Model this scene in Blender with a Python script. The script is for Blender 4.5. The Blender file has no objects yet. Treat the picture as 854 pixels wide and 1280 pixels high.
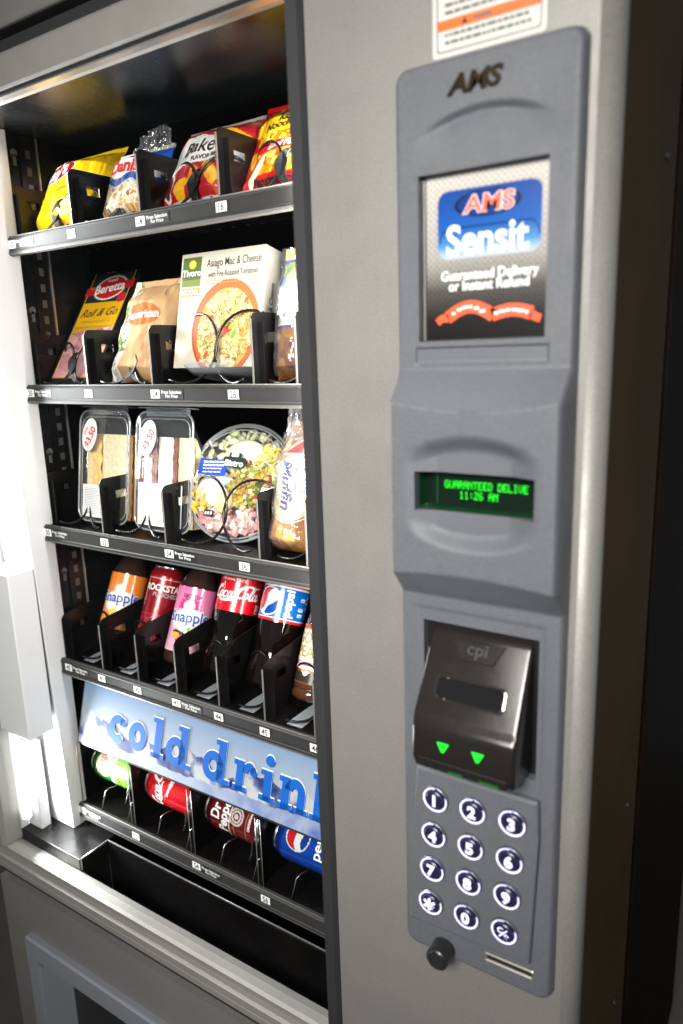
import bpy, bmesh, math, random
import numpy as np
from mathutils import Vector, Matrix, noise as mnoise
from mathutils.geometry import tessellate_polygon
R = math.radians
rnd = random.Random(7)
SC = bpy.context.scene
COL = SC.collection

# ------------------------------------------------------------------ camera, world, lamps, exposure
YAW, PITCH, ROLL = 0.5841, 0.2193, 0.0327
CAM = Vector((0.0, -0.5969, 1.45))
cd = bpy.data.cameras.new('camera'); cam = bpy.data.objects.new('camera', cd); COL.objects.link(cam)
SC.camera = cam
_f = Vector((-math.sin(YAW)*math.cos(PITCH), math.cos(YAW)*math.cos(PITCH), -math.sin(PITCH)))
_r = Vector((math.cos(YAW), math.sin(YAW), 0)); _d = _f.cross(_r)
_r2 = math.cos(ROLL)*_r + math.sin(ROLL)*_d; _d2 = -math.sin(ROLL)*_r + math.cos(ROLL)*_d
M = Matrix((_r2, -_d2, -_f)).transposed().to_4x4(); M.translation = CAM
cam.matrix_world = M
cd.sensor_fit = 'VERTICAL'; cd.sensor_height = 36.0; cd.lens = 899.66/1280*36
cd.clip_start = 0.02; cd.clip_end = 50
cd.dof.use_dof = True; cd.dof.focus_distance = 1.0; cd.dof.aperture_fstop = 3.3

w = bpy.data.worlds.new('World'); SC.world = w; w.use_nodes = True
w.node_tree.nodes['Background'].inputs[0].default_value = (0.9, 0.95, 1.0, 1)
w.node_tree.nodes['Background'].inputs[1].default_value = 0.15

def area(name, loc, target, sx, sy, power, col=(1, 1, 1), spread=180):
    l = bpy.data.lights.new(name, 'AREA'); l.shape = 'RECTANGLE'; l.size = sx; l.size_y = sy
    l.energy = power; l.color = col
    o = bpy.data.objects.new(name, l); COL.objects.link(o); o.location = loc
    o.rotation_euler = (Vector(target)-Vector(loc)).to_track_quat('-Z', 'Y').to_euler()
    l.spread = R(spread); return o
area('room_ceiling_lamp', (-0.12, -1.45, 1.98), (-0.48, 0.0, 1.22), 0.7, 0.5, 10.5, (1.0, 0.965, 0.91), 66)
area('upper_lamp_strip', (-1.088, 0.036, 1.45), (-0.6, 0.18, 1.36), 0.035, 0.62, 10.5, (0.97, 0.99, 1.0))
area('lower_lamp_strip', (-1.088, 0.030, 0.73), (-0.6, 0.20, 0.80), 0.035, 0.12, 3.0, (0.97, 0.99, 1.0))
area('side_fill_strip', (-0.440, 0.074, 1.18), (-0.85, 0.25, 1.13), 0.02, 1.10, 9.0, (1.0, 0.98, 0.95))  # unseen strip behind the control column, added to brighten the product faces

SC.view_settings.view_transform = 'Standard'; SC.view_settings.look = 'None'
SC.view_settings.exposure = 0.0; SC.view_settings.gamma = 1.0
SC.view_settings.use_curve_mapping = False
SC.cycles.max_bounces = 8; SC.cycles.transparent_max_bounces = 24
SC.cycles.caustics_reflective = False; SC.cycles.caustics_refractive = False
SC.cycles.use_denoising = True
try: SC.cycles.sample_clamp_indirect = 6.0
except Exception: pass

# ------------------------------------------------------------------ materials
def hx(h):
    h = h.lstrip('#'); c = [int(h[i:i+2], 16)/255 for i in (0, 2, 4)]
    return tuple((x/12.92 if x <= 0.04045 else ((x+0.055)/1.055)**2.4) for x in c)
MATS = {}
def mat(name, col='#808080', rough=0.5, metal=0.0, spec=0.5, emit=None, es=0.0, bump=0.0, bscale=300.0, var=0.0, vscale=20.0,
        coat=0.0, attr=False, alpha=None, rvar=0.0, smudge=0.0, sscale=14.0):
    if name in MATS: return MATS[name]
    m = bpy.data.materials.new(name); m.use_nodes = True; MATS[name] = m
    nt = m.node_tree; b = nt.nodes['Principled BSDF']; N = nt.nodes.new; L = nt.links.new
    c = hx(col) if isinstance(col, str) else col
    b.inputs['Base Color'].default_value = (*c, 1); b.inputs['Roughness'].default_value = rough
    b.inputs['Metallic'].default_value = metal; b.inputs['Specular IOR Level'].default_value = spec
    if coat: b.inputs['Coat Weight'].default_value = coat; b.inputs['Coat Roughness'].default_value = 0.08
    if emit:
        b.inputs['Emission Color'].default_value = (*hx(emit), 1); b.inputs['Emission Strength'].default_value = es
    tc = N('ShaderNodeTexCoord')
    src = None
    if attr:
        a = N('ShaderNodeVertexColor'); a.layer_name = 'Col'; src = a.outputs['Color']; L(src, b.inputs['Base Color'])
    if var > 0:
        n = N('ShaderNodeTexNoise'); n.inputs['Scale'].default_value = vscale; n.inputs['Detail'].default_value = 6
        L(tc.outputs['Object'], n.inputs['Vector'])
        mr = N('ShaderNodeMapRange'); mr.inputs[1].default_value = 0.3; mr.inputs[2].default_value = 0.7
        mr.inputs[3].default_value = 1-var; mr.inputs[4].default_value = 1+var
        L(n.outputs['Fac'], mr.inputs[0])
        mx = N('ShaderNodeMix'); mx.data_type = 'RGBA'; mx.blend_type = 'MULTIPLY'; mx.inputs[0].default_value = 1
        mx.inputs[6].default_value = (*c, 1)
        if src: L(src, mx.inputs[6])
        L(mr.outputs[0], mx.inputs[7]); L(mx.outputs[2], b.inputs['Base Color'])
        if rvar:
            m2 = N('ShaderNodeMapRange'); m2.inputs[1].default_value = .3; m2.inputs[2].default_value = .7
            m2.inputs[3].default_value = max(0.02, rough-rvar); m2.inputs[4].default_value = rough+rvar
            L(n.outputs['Fac'], m2.inputs[0]); L(m2.outputs[0], b.inputs['Roughness'])
    if smudge > 0:      # handling marks: uneven gloss with fine scratches
        n3 = N('ShaderNodeTexNoise'); n3.inputs['Scale'].default_value = sscale; n3.inputs['Detail'].default_value = 9; n3.inputs['Roughness'].default_value = 0.68
        L(tc.outputs['Object'], n3.inputs['Vector'])
        mp = N('ShaderNodeMapping'); mp.inputs['Scale'].default_value = (340, 340, 9); mp.inputs['Rotation'].default_value = (0.2, 0.5, 0.1); L(tc.outputs['Object'], mp.inputs['Vector'])
        n4 = N('ShaderNodeTexNoise'); n4.inputs['Scale'].default_value = 1.0; n4.inputs['Detail'].default_value = 2; L(mp.outputs[0], n4.inputs['Vector'])
        ad = N('ShaderNodeMath'); ad.operation = 'MULTIPLY_ADD'; ad.inputs[1].default_value = 0.25; L(n4.outputs['Fac'], ad.inputs[0]); L(n3.outputs['Fac'], ad.inputs[2])
        m4 = N('ShaderNodeMapRange'); m4.inputs[1].default_value = .42; m4.inputs[2].default_value = .80
        m4.inputs[3].default_value = max(0.03, rough-smudge); m4.inputs[4].default_value = rough+smudge
        L(ad.outputs[0], m4.inputs[0]); L(m4.outputs[0], b.inputs['Roughness'])
    if bump > 0:
        n2 = N('ShaderNodeTexNoise'); n2.inputs['Scale'].default_value = bscale; n2.inputs['Detail'].default_value = 3
        L(tc.outputs['Object'], n2.inputs['Vector'])
        bp = N('ShaderNodeBump'); bp.inputs['Strength'].default_value = bump; bp.inputs['Distance'].default_value = 0.001
        L(n2.outputs['Fac'], bp.inputs['Height']); L(bp.outputs[0], b.inputs['Normal'])
    return m
def clear_mat(name, tint=(1, 1, 1), refl=0.06, rough=0.03, base=None, haze=0.0, bump=0.0, bscale=60, edge=0.75):
    """thin clear film: mostly transparent, fresnel gloss, optional milky haze"""
    if name in MATS: return MATS[name]
    m = bpy.data.materials.new(name); m.use_nodes = True; MATS[name] = m
    nt = m.node_tree; N = nt.nodes.new; L = nt.links.new
    for n in list(nt.nodes): nt.nodes.remove(n)
    out = N('ShaderNodeOutputMaterial'); tr = N('ShaderNodeBsdfTransparent'); tr.inputs[0].default_value = (*tint, 1)
    gl = N('ShaderNodeBsdfGlossy'); gl.inputs['Roughness'].default_value = rough
    lw = N('ShaderNodeLayerWeight'); lw.inputs[0].default_value = 0.35
    mr = N('ShaderNodeMapRange'); mr.inputs[3].default_value = refl; mr.inputs[4].default_value = min(1, refl+edge)
    L(lw.outputs['Facing'], mr.inputs[0])
    pw = N('ShaderNodeMath'); pw.operation = 'POWER'; pw.inputs[1].default_value = 2.5
    L(lw.outputs['Facing'], pw.inputs[0]); L(pw.outputs[0], mr.inputs[0])
    mx = N('ShaderNodeMixShader'); L(mr.outputs[0], mx.inputs[0]); L(tr.outputs[0], mx.inputs[1]); L(gl.outputs[0], mx.inputs[2])
    last = mx.outputs[0]
    if haze > 0:
        df = N('ShaderNodeBsdfDiffuse'); df.inputs[0].default_value = (0.85, 0.87, 0.9, 1)
        m2 = N('ShaderNodeMixShader'); m2.inputs[0].default_value = haze; L(last, m2.inputs[1]); L(df.outputs[0], m2.inputs[2]); last = m2.outputs[0]
    if bump > 0:
        tc = N('ShaderNodeTexCoord'); n2 = N('ShaderNodeTexNoise'); n2.inputs['Scale'].default_value = bscale
        L(tc.outputs['Object'], n2.inputs['Vector'])
        bp = N('ShaderNodeBump'); bp.inputs['Strength'].default_value = bump; bp.inputs['Distance'].default_value = 0.004
        L(n2.outputs['Fac'], bp.inputs['Height']); L(bp.outputs[0], gl.inputs['Normal'])
    L(last, out.inputs[0])
    return m

silver = mat('silver_metallic_paint', (0.212, 0.206, 0.196), 0.46, 0.25, 0.5, bump=0.22, bscale=1300, var=0.15, vscale=560, smudge=0.10)
frame_alu = mat('anodised_aluminium', (0.30, 0.29, 0.27), 0.45, 0.3, 0.5, bump=0.1, bscale=700, var=0.03, vscale=40, smudge=0.1)
bronze = mat('dark_bronze_side', (0.080, 0.052, 0.028), 0.6, 0.0, 0.06, bump=0.15, bscale=900, var=0.12, vscale=9)  # column's right side, browner and darker than the silver face
cab_dark = mat('near_black_cabinet', (0.010, 0.006, 0.004), 0.6, 0.0, 0.05, bump=0.15, bscale=900, var=0.3, vscale=7)  # cabinet shell, darker again than the column's side
black_metal = mat('black_powder_coat', (0.005, 0.0045, 0.0045), 0.28, 0.0, 0.28, bump=0.12, bscale=900, var=0.25, vscale=14, rvar=0.08)
liner_black = mat('black_cabinet_liner', (0.0045, 0.0055, 0.006), 0.26, 0.0, 0.26, bump=0.2, bscale=500, var=0.3, vscale=10, rvar=0.1)
black_plastic = mat('black_plastic', (0.018, 0.018, 0.019), 0.32, 0, 0.5, bump=0.06, bscale=600)
gasket = mat('charcoal_gasket', (0.028, 0.028, 0.030), 0.5, 0, 0.4, bump=0.1, bscale=500)
white_paint = mat('white_enamel', (0.60, 0.60, 0.60), 0.35, 0, 0.5, bump=0.05, bscale=300, var=0.03, vscale=6)
lip_mat = mat('grey_price_rail', (0.032, 0.031, 0.030), 0.5, 0.0, 0.15, var=0.06, vscale=60)
lip_edge = mat('pale_rail_edge', (0.10, 0.097, 0.09), 0.5, 0.0, 0.25)
edge_steel = mat('bare_steel_edge', (0.5, 0.48, 0.45), 0.3, 0.8, 0.5)
wire_mat = mat('black_coil_wire', (0.008, 0.008, 0.009), 0.25, 0.0, 0.5)
wire_steel = mat('bright_steel_wire', (0.40, 0.39, 0.37), 0.25, 0.95, 0.5)
bezel_mat = mat('grey_blue_moulded_plastic', (0.098, 0.104, 0.118), 0.48, 0.0, 0.42, bump=0.45, bscale=1000, var=0.12, vscale=600, smudge=0.13, sscale=22)
white_print = mat('white_print', (0.82, 0.82, 0.80), 0.5)
black_print = mat('black_print', (0.012, 0.012, 0.012), 0.5)
red_print = mat('red_print', (0.62, 0.02, 0.015), 0.45)
blue_print = mat('blue_print', (0.012, 0.06, 0.36), 0.45)
navy_print = mat('navy_print', (0.006, 0.012, 0.10), 0.45)
gold_print = mat('gold_print', (0.55, 0.36, 0.05), 0.4)
orange_print = mat('orange_print', (0.75, 0.13, 0.01), 0.45)
green_print = mat('green_print', (0.03, 0.16, 0.03), 0.45)
grey_print = mat('grey_print', (0.30, 0.30, 0.31), 0.5)
chrome = mat('chrome', (0.8, 0.8, 0.8), 0.1, 1.0)
alu_can = mat('brushed_can_aluminium', (0.72, 0.72, 0.72), 0.25, 1.0)
printed_matte = mat('printed_card', rough=0.45, attr=True)
printed_gloss = mat('printed_gloss_film', rough=0.24, attr=True, coat=0.35)
printed_wrap = mat('printed_crinkled_wrap', rough=0.22, attr=True, coat=0.5, bump=1.0, bscale=140)
printed_foil = mat('printed_foil', rough=0.26, attr=True, metal=0.15, coat=0.3, bump=0.9, bscale=110)
printed_can = mat('printed_aluminium', rough=0.27, attr=True, metal=0.35, coat=0.3)
food_mat = mat('food', rough=0.55, attr=True, bump=0.3, bscale=500)
clear_glass = clear_mat('clear_window_glass', (0.985, 0.99, 0.99), 0.004, 0.0, edge=0.10)
clear_pet = clear_mat('clear_moulded_plastic', (0.97, 0.98, 0.99), 0.07, 0.05, haze=0.03)
clear_film = clear_mat('clear_crinkled_film', (0.97, 0.97, 0.97), 0.10, 0.08, haze=0.05, bump=1.0, bscale=70)

# ------------------------------------------------------------------ helpers
def link(name, me, parent=None, label=None):
    o = bpy.data.objects.new(name, me); COL.objects.link(o)
    if parent is not None: o.parent = parent
    if label: o['label'] = label
    return o
def thing(name, label, cat, loc=(0, 0, 0), rot=(0, 0, 0), group=None):
    o = bpy.data.objects.new(name, None); COL.objects.link(o); o.empty_display_size = 0.02
    o.location = loc; o.rotation_euler = rot; o['label'] = label; o['category'] = cat
    if group: o['group'] = group
    return o
def node(name, parent):           # an Empty that is a part and carries sub-parts
    o = bpy.data.objects.new(name, None); COL.objects.link(o); o.empty_display_size = 0.02; o.parent = parent
    return o
def mesh(name, verts, faces, m, parent=None, smooth=False, col=None, label=None, mats=None, fmi=None):
    me = bpy.data.meshes.new(name); me.from_pydata([tuple(v) for v in verts], [], [tuple(f) for f in faces])
    for k in (mats or [m]): me.materials.append(k)
    if fmi is not None: me.polygons.foreach_set('material_index', fmi)
    if smooth: me.polygons.foreach_set('use_smooth', [True]*len(me.polygons))
    if col is not None:
        ca = me.color_attributes.new('Col', 'FLOAT_COLOR', 'POINT')
        a = np.ones((len(verts), 4), np.float32); a[:, :3] = col; ca.data.foreach_set('color', a.ravel())
    me.update()
    return link(name, me, parent, label)
def bm_obj(name, bm, m, parent=None, smooth=False, label=None):
    me = bpy.data.meshes.new(name); bmesh.ops.recalc_face_normals(bm, faces=bm.faces); bm.to_mesh(me); bm.free()
    for k in (m if isinstance(m, (list, tuple)) else [m]): me.materials.append(k)
    if smooth: me.polygons.foreach_set('use_smooth', [True]*len(me.polygons))
    return link(name, me, parent, label)
def bm_box(bm, x0, x1, y0, y1, z0, z1, bev=0.0, seg=2, mi=0):
    r = bmesh.ops.create_cube(bm, size=1.0); vs = r['verts']
    for v in vs: v.co = Vector(((x0+x1)/2+v.co.x*(x1-x0), (y0+y1)/2+v.co.y*(y1-y0), (z0+z1)/2+v.co.z*(z1-z0)))
    fs = set(f for v in vs for f in v.link_faces)
    for f in fs: f.material_index = mi
    if bev > 0:
        es = list(set(e for v in vs for e in v.link_edges))
        r2 = bmesh.ops.bevel(bm, geom=es, offset=bev, segments=seg, profile=0.5, affect='EDGES')
        for f in r2['faces']: f.material_index = mi
def box(name, x0, x1, y0, y1, z0, z1, m, parent=None, bev=0.0, seg=2, label=None):
    bm = bmesh.new(); bm_box(bm, x0, x1, y0, y1, z0, z1, bev, seg); return bm_obj(name, bm, m, parent, label=label)
def prism(name, pts, axis, a, b, m, parent=None, bev=0.0, seg=2, smooth=False, label=None):
    """2D polygon swept along axis ('x': pts=(y,z), 'y': pts=(x,z), 'z': pts=(x,y))"""
    def P(p, t): return {'x': (t, p[0], p[1]), 'y': (p[0], t, p[1]), 'z': (p[0], p[1], t)}[axis]
    bm = bmesh.new(); A = [bm.verts.new(P(p, a)) for p in pts]; B = [bm.verts.new(P(p, b)) for p in pts]
    n = len(pts); bm.faces.new(A); bm.faces.new(B[::-1])
    for i in range(n): bm.faces.new((A[i], A[(i+1) % n], B[(i+1) % n], B[i]))
    if bev > 0: bmesh.ops.bevel(bm, geom=list(bm.edges), offset=bev, segments=seg, profile=0.5, affect='EDGES')
    return bm_obj(name, bm, m, parent, smooth, label)
def tube_data(pts, r, n=8, closed=False, rfun=None):
    pts = [Vector(p) for p in pts]; V = []; F = []; up = Vector((0.13, 0.27, 0.95)).normalized(); k = len(pts)
    for i, p in enumerate(pts):
        a = pts[max(i-1, 0)]; b = pts[min(i+1, k-1)]
        if closed: a = pts[i-1]; b = pts[(i+1) % k]
        t = (b-a).normalized(); s = t.cross(up)
        if s.length < 1e-3: s = t.cross(Vector((1, 0, 0)))
        s.normalize(); u = s.cross(t).normalized(); up = u
        rr = r if rfun is None else rfun(i/(k-1))
        for j in range(n):
            q = 2*math.pi*j/n; V.append(p+s*(math.cos(q)*rr)+u*(math.sin(q)*rr))
    m = k if closed else k-1
    for i in range(m):
        for j in range(n):
            i2 = (i+1) % k; F.append((i*n+j, i*n+(j+1) % n, i2*n+(j+1) % n, i2*n+j))
    if not closed: F.append(tuple(range(n-1, -1, -1))); F.append(tuple((k-1)*n+j for j in range(n)))
    return V, F
def tube(name, pts, r, m, parent=None, n=8, closed=False):
    V, F = tube_data(pts, r, n, closed); return mesh(name, V, F, m, parent, smooth=True)
def merge(parts):
    V = []; F = []
    for v, f in parts:
        o = len(V); V += list(v); F += [tuple(i+o for i in q) for q in f]
    return V, F
def lathe(name, prof, m, parent=None, n=40, smooth=True, colf=None, a0=0.0, a1=2*math.pi, mats=None):
    """profile [(r, z)...] round local z; colf(phi, z) gives print colours, phi measured from the front (-y) to +x"""
    full = abs(a1-a0-2*math.pi) < 1e-6; k = n if full else n+1
    V = []; F = []; PH = []; ZZ = []
    for (r, z) in prof:
        for j in range(k):
            a = a0+(a1-a0)*j/n; V.append((r*math.sin(a), -r*math.cos(a), z)); PH.append(a); ZZ.append(z)
    for i in range(len(prof)-1):
        for j in range(n):
            j2 = (j+1) % k if full else j+1
            F.append((i*k+j, i*k+j2, (i+1)*k+j2, (i+1)*k+j))
    col = None
    if colf:
        ph = np.array(PH); ph = (ph+math.pi) % (2*math.pi)-math.pi; col = colf(ph, np.array(ZZ))
    return mesh(name, V, F, m, parent, smooth, col)
def smooth_prof(pts, k=6):
    """Catmull-Rom through (r, z) points"""
    out = []; P = [Vector((a, b)) for a, b in pts]; n = len(P)
    for i in range(n-1):
        p0 = P[max(i-1, 0)]; p1 = P[i]; p2 = P[i+1]; p3 = P[min(i+2, n-1)]
        for j in range(k):
            t = j/k
            q = 0.5*((2*p1)+(p2-p0)*t+(2*p0-5*p1+4*p2-p3)*t*t+(-p0+3*p1-3*p2+p3)*t**3)
            out.append((max(q.x, 1e-5), q.y))
    out.append(tuple(P[-1])); return out

# ---- flat print: 2D shapes laid on a surface function S(s, t, off) -> xyz
_tc = {}
def text2d(s, size=0.01, bold=0.0, shear=0.0, spacing=1.0, sx=1.0, line=1.0, extr=0.0):
    key = (s, bold, shear, spacing, line)
    if key not in _tc:
        cu = bpy.data.curves.new('t', 'FONT'); cu.body = s; cu.size = 1.0; cu.offset = bold; cu.shear = shear
        cu.space_character = spacing; cu.space_line = line; cu.align_x = 'CENTER'; cu.align_y = 'CENTER'; cu.resolution_u = 4; cu.fill_mode = 'FRONT'
        ob = bpy.data.objects.new('t', cu); me = ob.to_mesh()
        v = np.array([p.co[:2] for p in me.vertices]) if len(me.vertices) else np.zeros((0, 2))
        f = [tuple(p.vertices) for p in me.polygons]
        ob.to_mesh_clear(); bpy.data.objects.remove(ob); bpy.data.curves.remove(cu)
        if len(v):
            lo, hi = v.min(0), v.max(0); v = v-(lo+hi)/2
        _tc[key] = (v, f)
    v, f = _tc[key]; v = v*size
    return np.column_stack([v[:, 0]*sx, v[:, 1]]), f
def ell2d(rx, ry, n=36, ri=0.0):
    a = np.linspace(0, 2*math.pi, n, endpoint=False)
    o = np.column_stack([rx*np.cos(a), ry*np.sin(a)])
    if ri > 0: return np.vstack([o, o*ri]), [(i, (i+1) % n, n+(i+1) % n, n+i) for i in range(n)]
    return np.vstack([o, [[0, 0]]]), [(i, (i+1) % n, n) for i in range(n)]
def rrect2d(w, h, r=0.0, k=5):
    if r <= 0: return np.array([[-w/2, -h/2], [w/2, -h/2], [w/2, h/2], [-w/2, h/2]]), [(0, 1, 2, 3)]
    p = []
    for cx, cy, a0 in ((w/2-r, h/2-r, 0), (-w/2+r, h/2-r, 90), (-w/2+r, -h/2+r, 180), (w/2-r, -h/2+r, 270)):
        for i in range(k+1): a = R(a0+90*i/k); p.append((cx+r*math.cos(a), cy+r*math.sin(a)))
    return np.array(p), [tuple(range(len(p)))]
def poly2d(pts):
    t = tessellate_polygon([[Vector((p[0], p[1], 0)) for p in pts]])
    return np.array(pts, float), [tuple(q) for q in t]
def stroke2d(pts, wd):
    """polyline ribbon of varying width"""
    P = [np.array(p, float) for p in pts]; n = len(P); V = []; F = []
    for i in range(n):
        t = P[min(i+1, n-1)]-P[max(i-1, 0)]; t /= (np.linalg.norm(t)+1e-9); nn = np.array([-t[1], t[0]])
        ww = wd(i/(n-1)) if callable(wd) else wd
        V += [P[i]+nn*ww/2, P[i]-nn*ww/2]
    for i in range(n-1): F.append((2*i, 2*i+1, 2*i+3, 2*i+2))
    return np.array(V), F
def xf(sh, dx=0, dy=0, rot=0.0, sc=1.0):
    v, f = sh; c, s = math.cos(R(rot)), math.sin(R(rot)); v = v*sc
    return np.column_stack([v[:, 0]*c-v[:, 1]*s+dx, v[:, 0]*s+v[:, 1]*c+dy]), f
def join2d(*shs):
    V = []; F = []
    for v, f in shs:
        o = sum(len(x) for x in V); V.append(v); F += [tuple(i+o for i in q) for q in f]
    return np.vstack(V), F
def decal(name, sh, S, off, m, parent, maxlen=None, label=None):
    v, f = sh; bm = bmesh.new(); bv = [bm.verts.new((p[0], p[1], 0)) for p in v]
    for q in f:
        try: bm.faces.new([bv[i] for i in q])
        except ValueError: pass
    if maxlen:
        bmesh.ops.triangulate(bm, faces=bm.faces)
        for _ in range(6):
            es = [e for e in bm.edges if e.calc_length() > maxlen]
            if not es: break
            bmesh.ops.subdivide_edges(bm, edges=es, cuts=1); bmesh.ops.triangulate(bm, faces=bm.faces)
    for q in bm.verts: q.co = Vector(S(q.co.x, q.co.y, off))
    me = bpy.data.meshes.new(name); bm.to_mesh(me); bm.free(); me.materials.append(m)
    return link(name, me, parent, label)
def flatS(o=(0, 0, 0), X=(1, 0, 0), U=(0, 0, 1), N=(0, -1, 0)):
    o, X, U, N = Vector(o), Vector(X), Vector(U), Vector(N)
    return lambda s, t, n: o+X*s+U*t+N*n
def cylS(r, z0=0.0, phi0=0.0, rf=None):
    def S(s, t, n):
        rr = (rf(t+z0) if rf else r); a = phi0+s/r; q = rr+n
        return (q*math.sin(a), -q*math.cos(a), z0+t)
    return S

# ---- painter for print on dense grids (flat print, no light painted)
class Paint:
    def __init__(s, x, y): s.x = np.asarray(x, float); s.y = np.asarray(y, float); s.c = np.zeros((len(s.x), 3))
    def put(s, mask, col): s.c[mask] = hx(col) if isinstance(col, str) else col; return s
    def fill(s, col): return s.put(np.ones(len(s.x), bool), col)
    def rect(s, x0, x1, y0, y1, col): return s.put((s.x > x0) & (s.x < x1) & (s.y > y0) & (s.y < y1), col)
    def inell(s, cx, cy, rx, ry, rot=0):
        c, q = math.cos(R(rot)), math.sin(R(rot)); dx = s.x-cx; dy = s.y-cy
        return ((dx*c+dy*q)/rx)**2+((-dx*q+dy*c)/ry)**2 < 1
    def ell(s, cx, cy, rx, ry, col, rot=0): return s.put(s.inell(cx, cy, rx, ry, rot), col)
    def band(s, f0, f1, col):     # between curves y=f0(x), y=f1(x)
        return s.put((s.y > f0(s.x)) & (s.y < f1(s.x)), col)
    def poly(s, pts, col):
        m = np.zeros(len(s.x), bool); n = len(pts)
        for i in range(n):
            (x1, y1), (x2, y2) = pts[i], pts[(i+1) % n]
            if y1 == y2: continue
            c = ((s.y > y1) != (s.y > y2)) & (s.x < (x2-x1)*(s.y-y1)/(y2-y1)+x1); m ^= c
        return s.put(m, col)
    def cells(s, mask, cols, size, seed=1, edge=None, ew=0.12):
        g = np.random.default_rng(seed); idx = np.where(mask)[0]
        if not len(idx): return s
        x, y = s.x[idx], s.y[idx]; x0, x1, y0, y1 = x.min(), x.max(), y.min(), y.max()
        n = max(4, int((x1-x0)*(y1-y0)/(size*size))); px = g.uniform(x0, x1, n); py = g.uniform(y0, y1, n)
        cc = np.array([hx(q) if isinstance(q, str) else q for q in cols]); ci = g.integers(0, len(cc), n); br = g.uniform(0.85, 1.12, n)
        for a in range(0, len(idx), 4000):
            xs = x[a:a+4000, None]; ys = y[a:a+4000, None]; d = (xs-px)**2+(ys-py)**2; k = d.argmin(1)
            c = cc[ci[k]]*br[k][:, None]
            if edge is not None:
                d.sort(axis=1); e = (np.sqrt(d[:, 1])-np.sqrt(d[:, 0])) < ew*size; c[e] = hx(edge)
            s.c[idx[a:a+4000]] = c
        return s
    def noise(s, amt, sc, seed=0):
        v = np.array([mnoise.noise(Vector((a*sc, b*sc, seed*7.3))) for a, b in zip(s.x, s.y)])
        s.c *= (1+amt*v)[:, None]; return s
def grid(nx, ny, x0, x1, y0, y1):
    X, Y = np.meshgrid(np.linspace(x0, x1, nx), np.linspace(y0, y1, ny)); return X.ravel(), Y.ravel()
def gfaces(nx, ny, o=0, flip=False):
    F = []
    for j in range(ny-1):
        for i in range(nx-1):
            q = (o+j*nx+i, o+j*nx+i+1, o+(j+1)*nx+i+1, o+(j+1)*nx+i); F.append(q[::-1] if flip else q)
    return F
def panel_print(name, S, w, h, nx, ny, painter, m, parent, off=0.0):
    """a printed flat sheet centred on S's origin"""
    x, y = grid(nx, ny, -w/2, w/2, -h/2, h/2); p = Paint(x, y); painter(p)
    return mesh(name, [S(a, b, off) for a, b in zip(x, y)], gfaces(nx, ny), m, parent, smooth=False, col=p.c)

# ------------------------------------------------------------------ setting
fl = box('floor', -3.0, 2.0, -2.5, 2.0, -0.05, 0.0, mat('dark_vinyl_floor', (0.10, 0.09, 0.08), 0.4, var=0.15, vscale=12), None)
fl['kind'] = 'structure'

# ------------------------------------------------------------------ the vending machine
VM = thing('vending_machine', 'silver snack and cold drink vending machine with glass front and grey control panel', 'vending machine', (0, 0, 0))
XL, XR = -1.125, -0.140            # window bay left wall, door right edge
WR = -0.4175                       # control column left edge
ZB, ZT = 0.585, 1.7765             # glass opening bottom / top
TY = 0.10                          # tray front plane
SHZ = [1.6219, 1.4011, 1.1758, 0.9406, 0.6629]      # price rail centre heights

# control column: silver face with a rounded right edge
def door_profile():
    r = 0.016; p = [(WR, 0.0)]
    for i in range(9):
        a = R(-90+90*i/8); p.append((XR-r+r*math.cos(a), r+r*math.sin(a)))
    p += [(XR, 0.245), (WR, 0.245)]
    return p
pr = door_profile()
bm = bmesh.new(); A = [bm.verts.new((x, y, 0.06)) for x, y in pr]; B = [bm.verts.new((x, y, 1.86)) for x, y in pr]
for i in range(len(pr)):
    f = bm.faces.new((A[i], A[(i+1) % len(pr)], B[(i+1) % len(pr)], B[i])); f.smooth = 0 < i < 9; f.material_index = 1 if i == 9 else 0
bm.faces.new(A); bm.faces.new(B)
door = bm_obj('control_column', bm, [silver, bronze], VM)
# screws on the column's side
for (yy, zz) in ((0.19, 0.93), (0.185, 0.66), (0.05, 0.46), (0.19, 1.62)):
    V = []; F = []
    bm = bmesh.new(); bmesh.ops.create_cone(bm, cap_ends=True, segments=14, radius1=0.004, radius2=0.003, depth=0.003)
    bmesh.ops.rotate(bm, verts=bm.verts, matrix=Matrix.Rotation(R(90), 3, 'Y')); bmesh.ops.translate(bm, verts=bm.verts, vec=(XR+0.0012, yy, zz))
    bm_obj('screw', bm, black_plastic, VM)
# cabinet behind the door, with the black gap
box('door_gap_seal', -1.16, XR-0.012, 0.2455, 0.274, 0.07, 1.85, mat('gap_black', (0.002, 0.002, 0.002), 0.8, 0, 0.0), VM)
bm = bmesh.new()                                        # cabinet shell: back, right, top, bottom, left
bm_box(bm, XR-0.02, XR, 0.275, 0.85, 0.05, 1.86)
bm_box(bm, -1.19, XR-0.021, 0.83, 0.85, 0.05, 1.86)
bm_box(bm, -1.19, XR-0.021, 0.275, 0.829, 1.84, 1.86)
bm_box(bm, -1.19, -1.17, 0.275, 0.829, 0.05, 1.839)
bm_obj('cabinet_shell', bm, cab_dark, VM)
for xx in (-1.15, XR-0.06):
    for yy in (0.06, 0.78): bm = bmesh.new(); bmesh.ops.create_cone(bm, cap_ends=True, segments=20, radius1=0.022, radius2=0.018, depth=0.06); bmesh.ops.translate(bm, verts=bm.verts, vec=(xx, yy, 0.03)); bm_obj('leveling_foot', bm, black_plastic, VM)

# gasket strip on the right of the glass
prism('window_gasket', [(-0.4365, -0.002), (-0.4345, -0.006), (-0.4215, -0.006), (-0.4180, -0.001), (-0.4180, 0.02), (-0.4365, 0.02)], 'z', 0.50, 1.86, gasket, VM)

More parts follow.
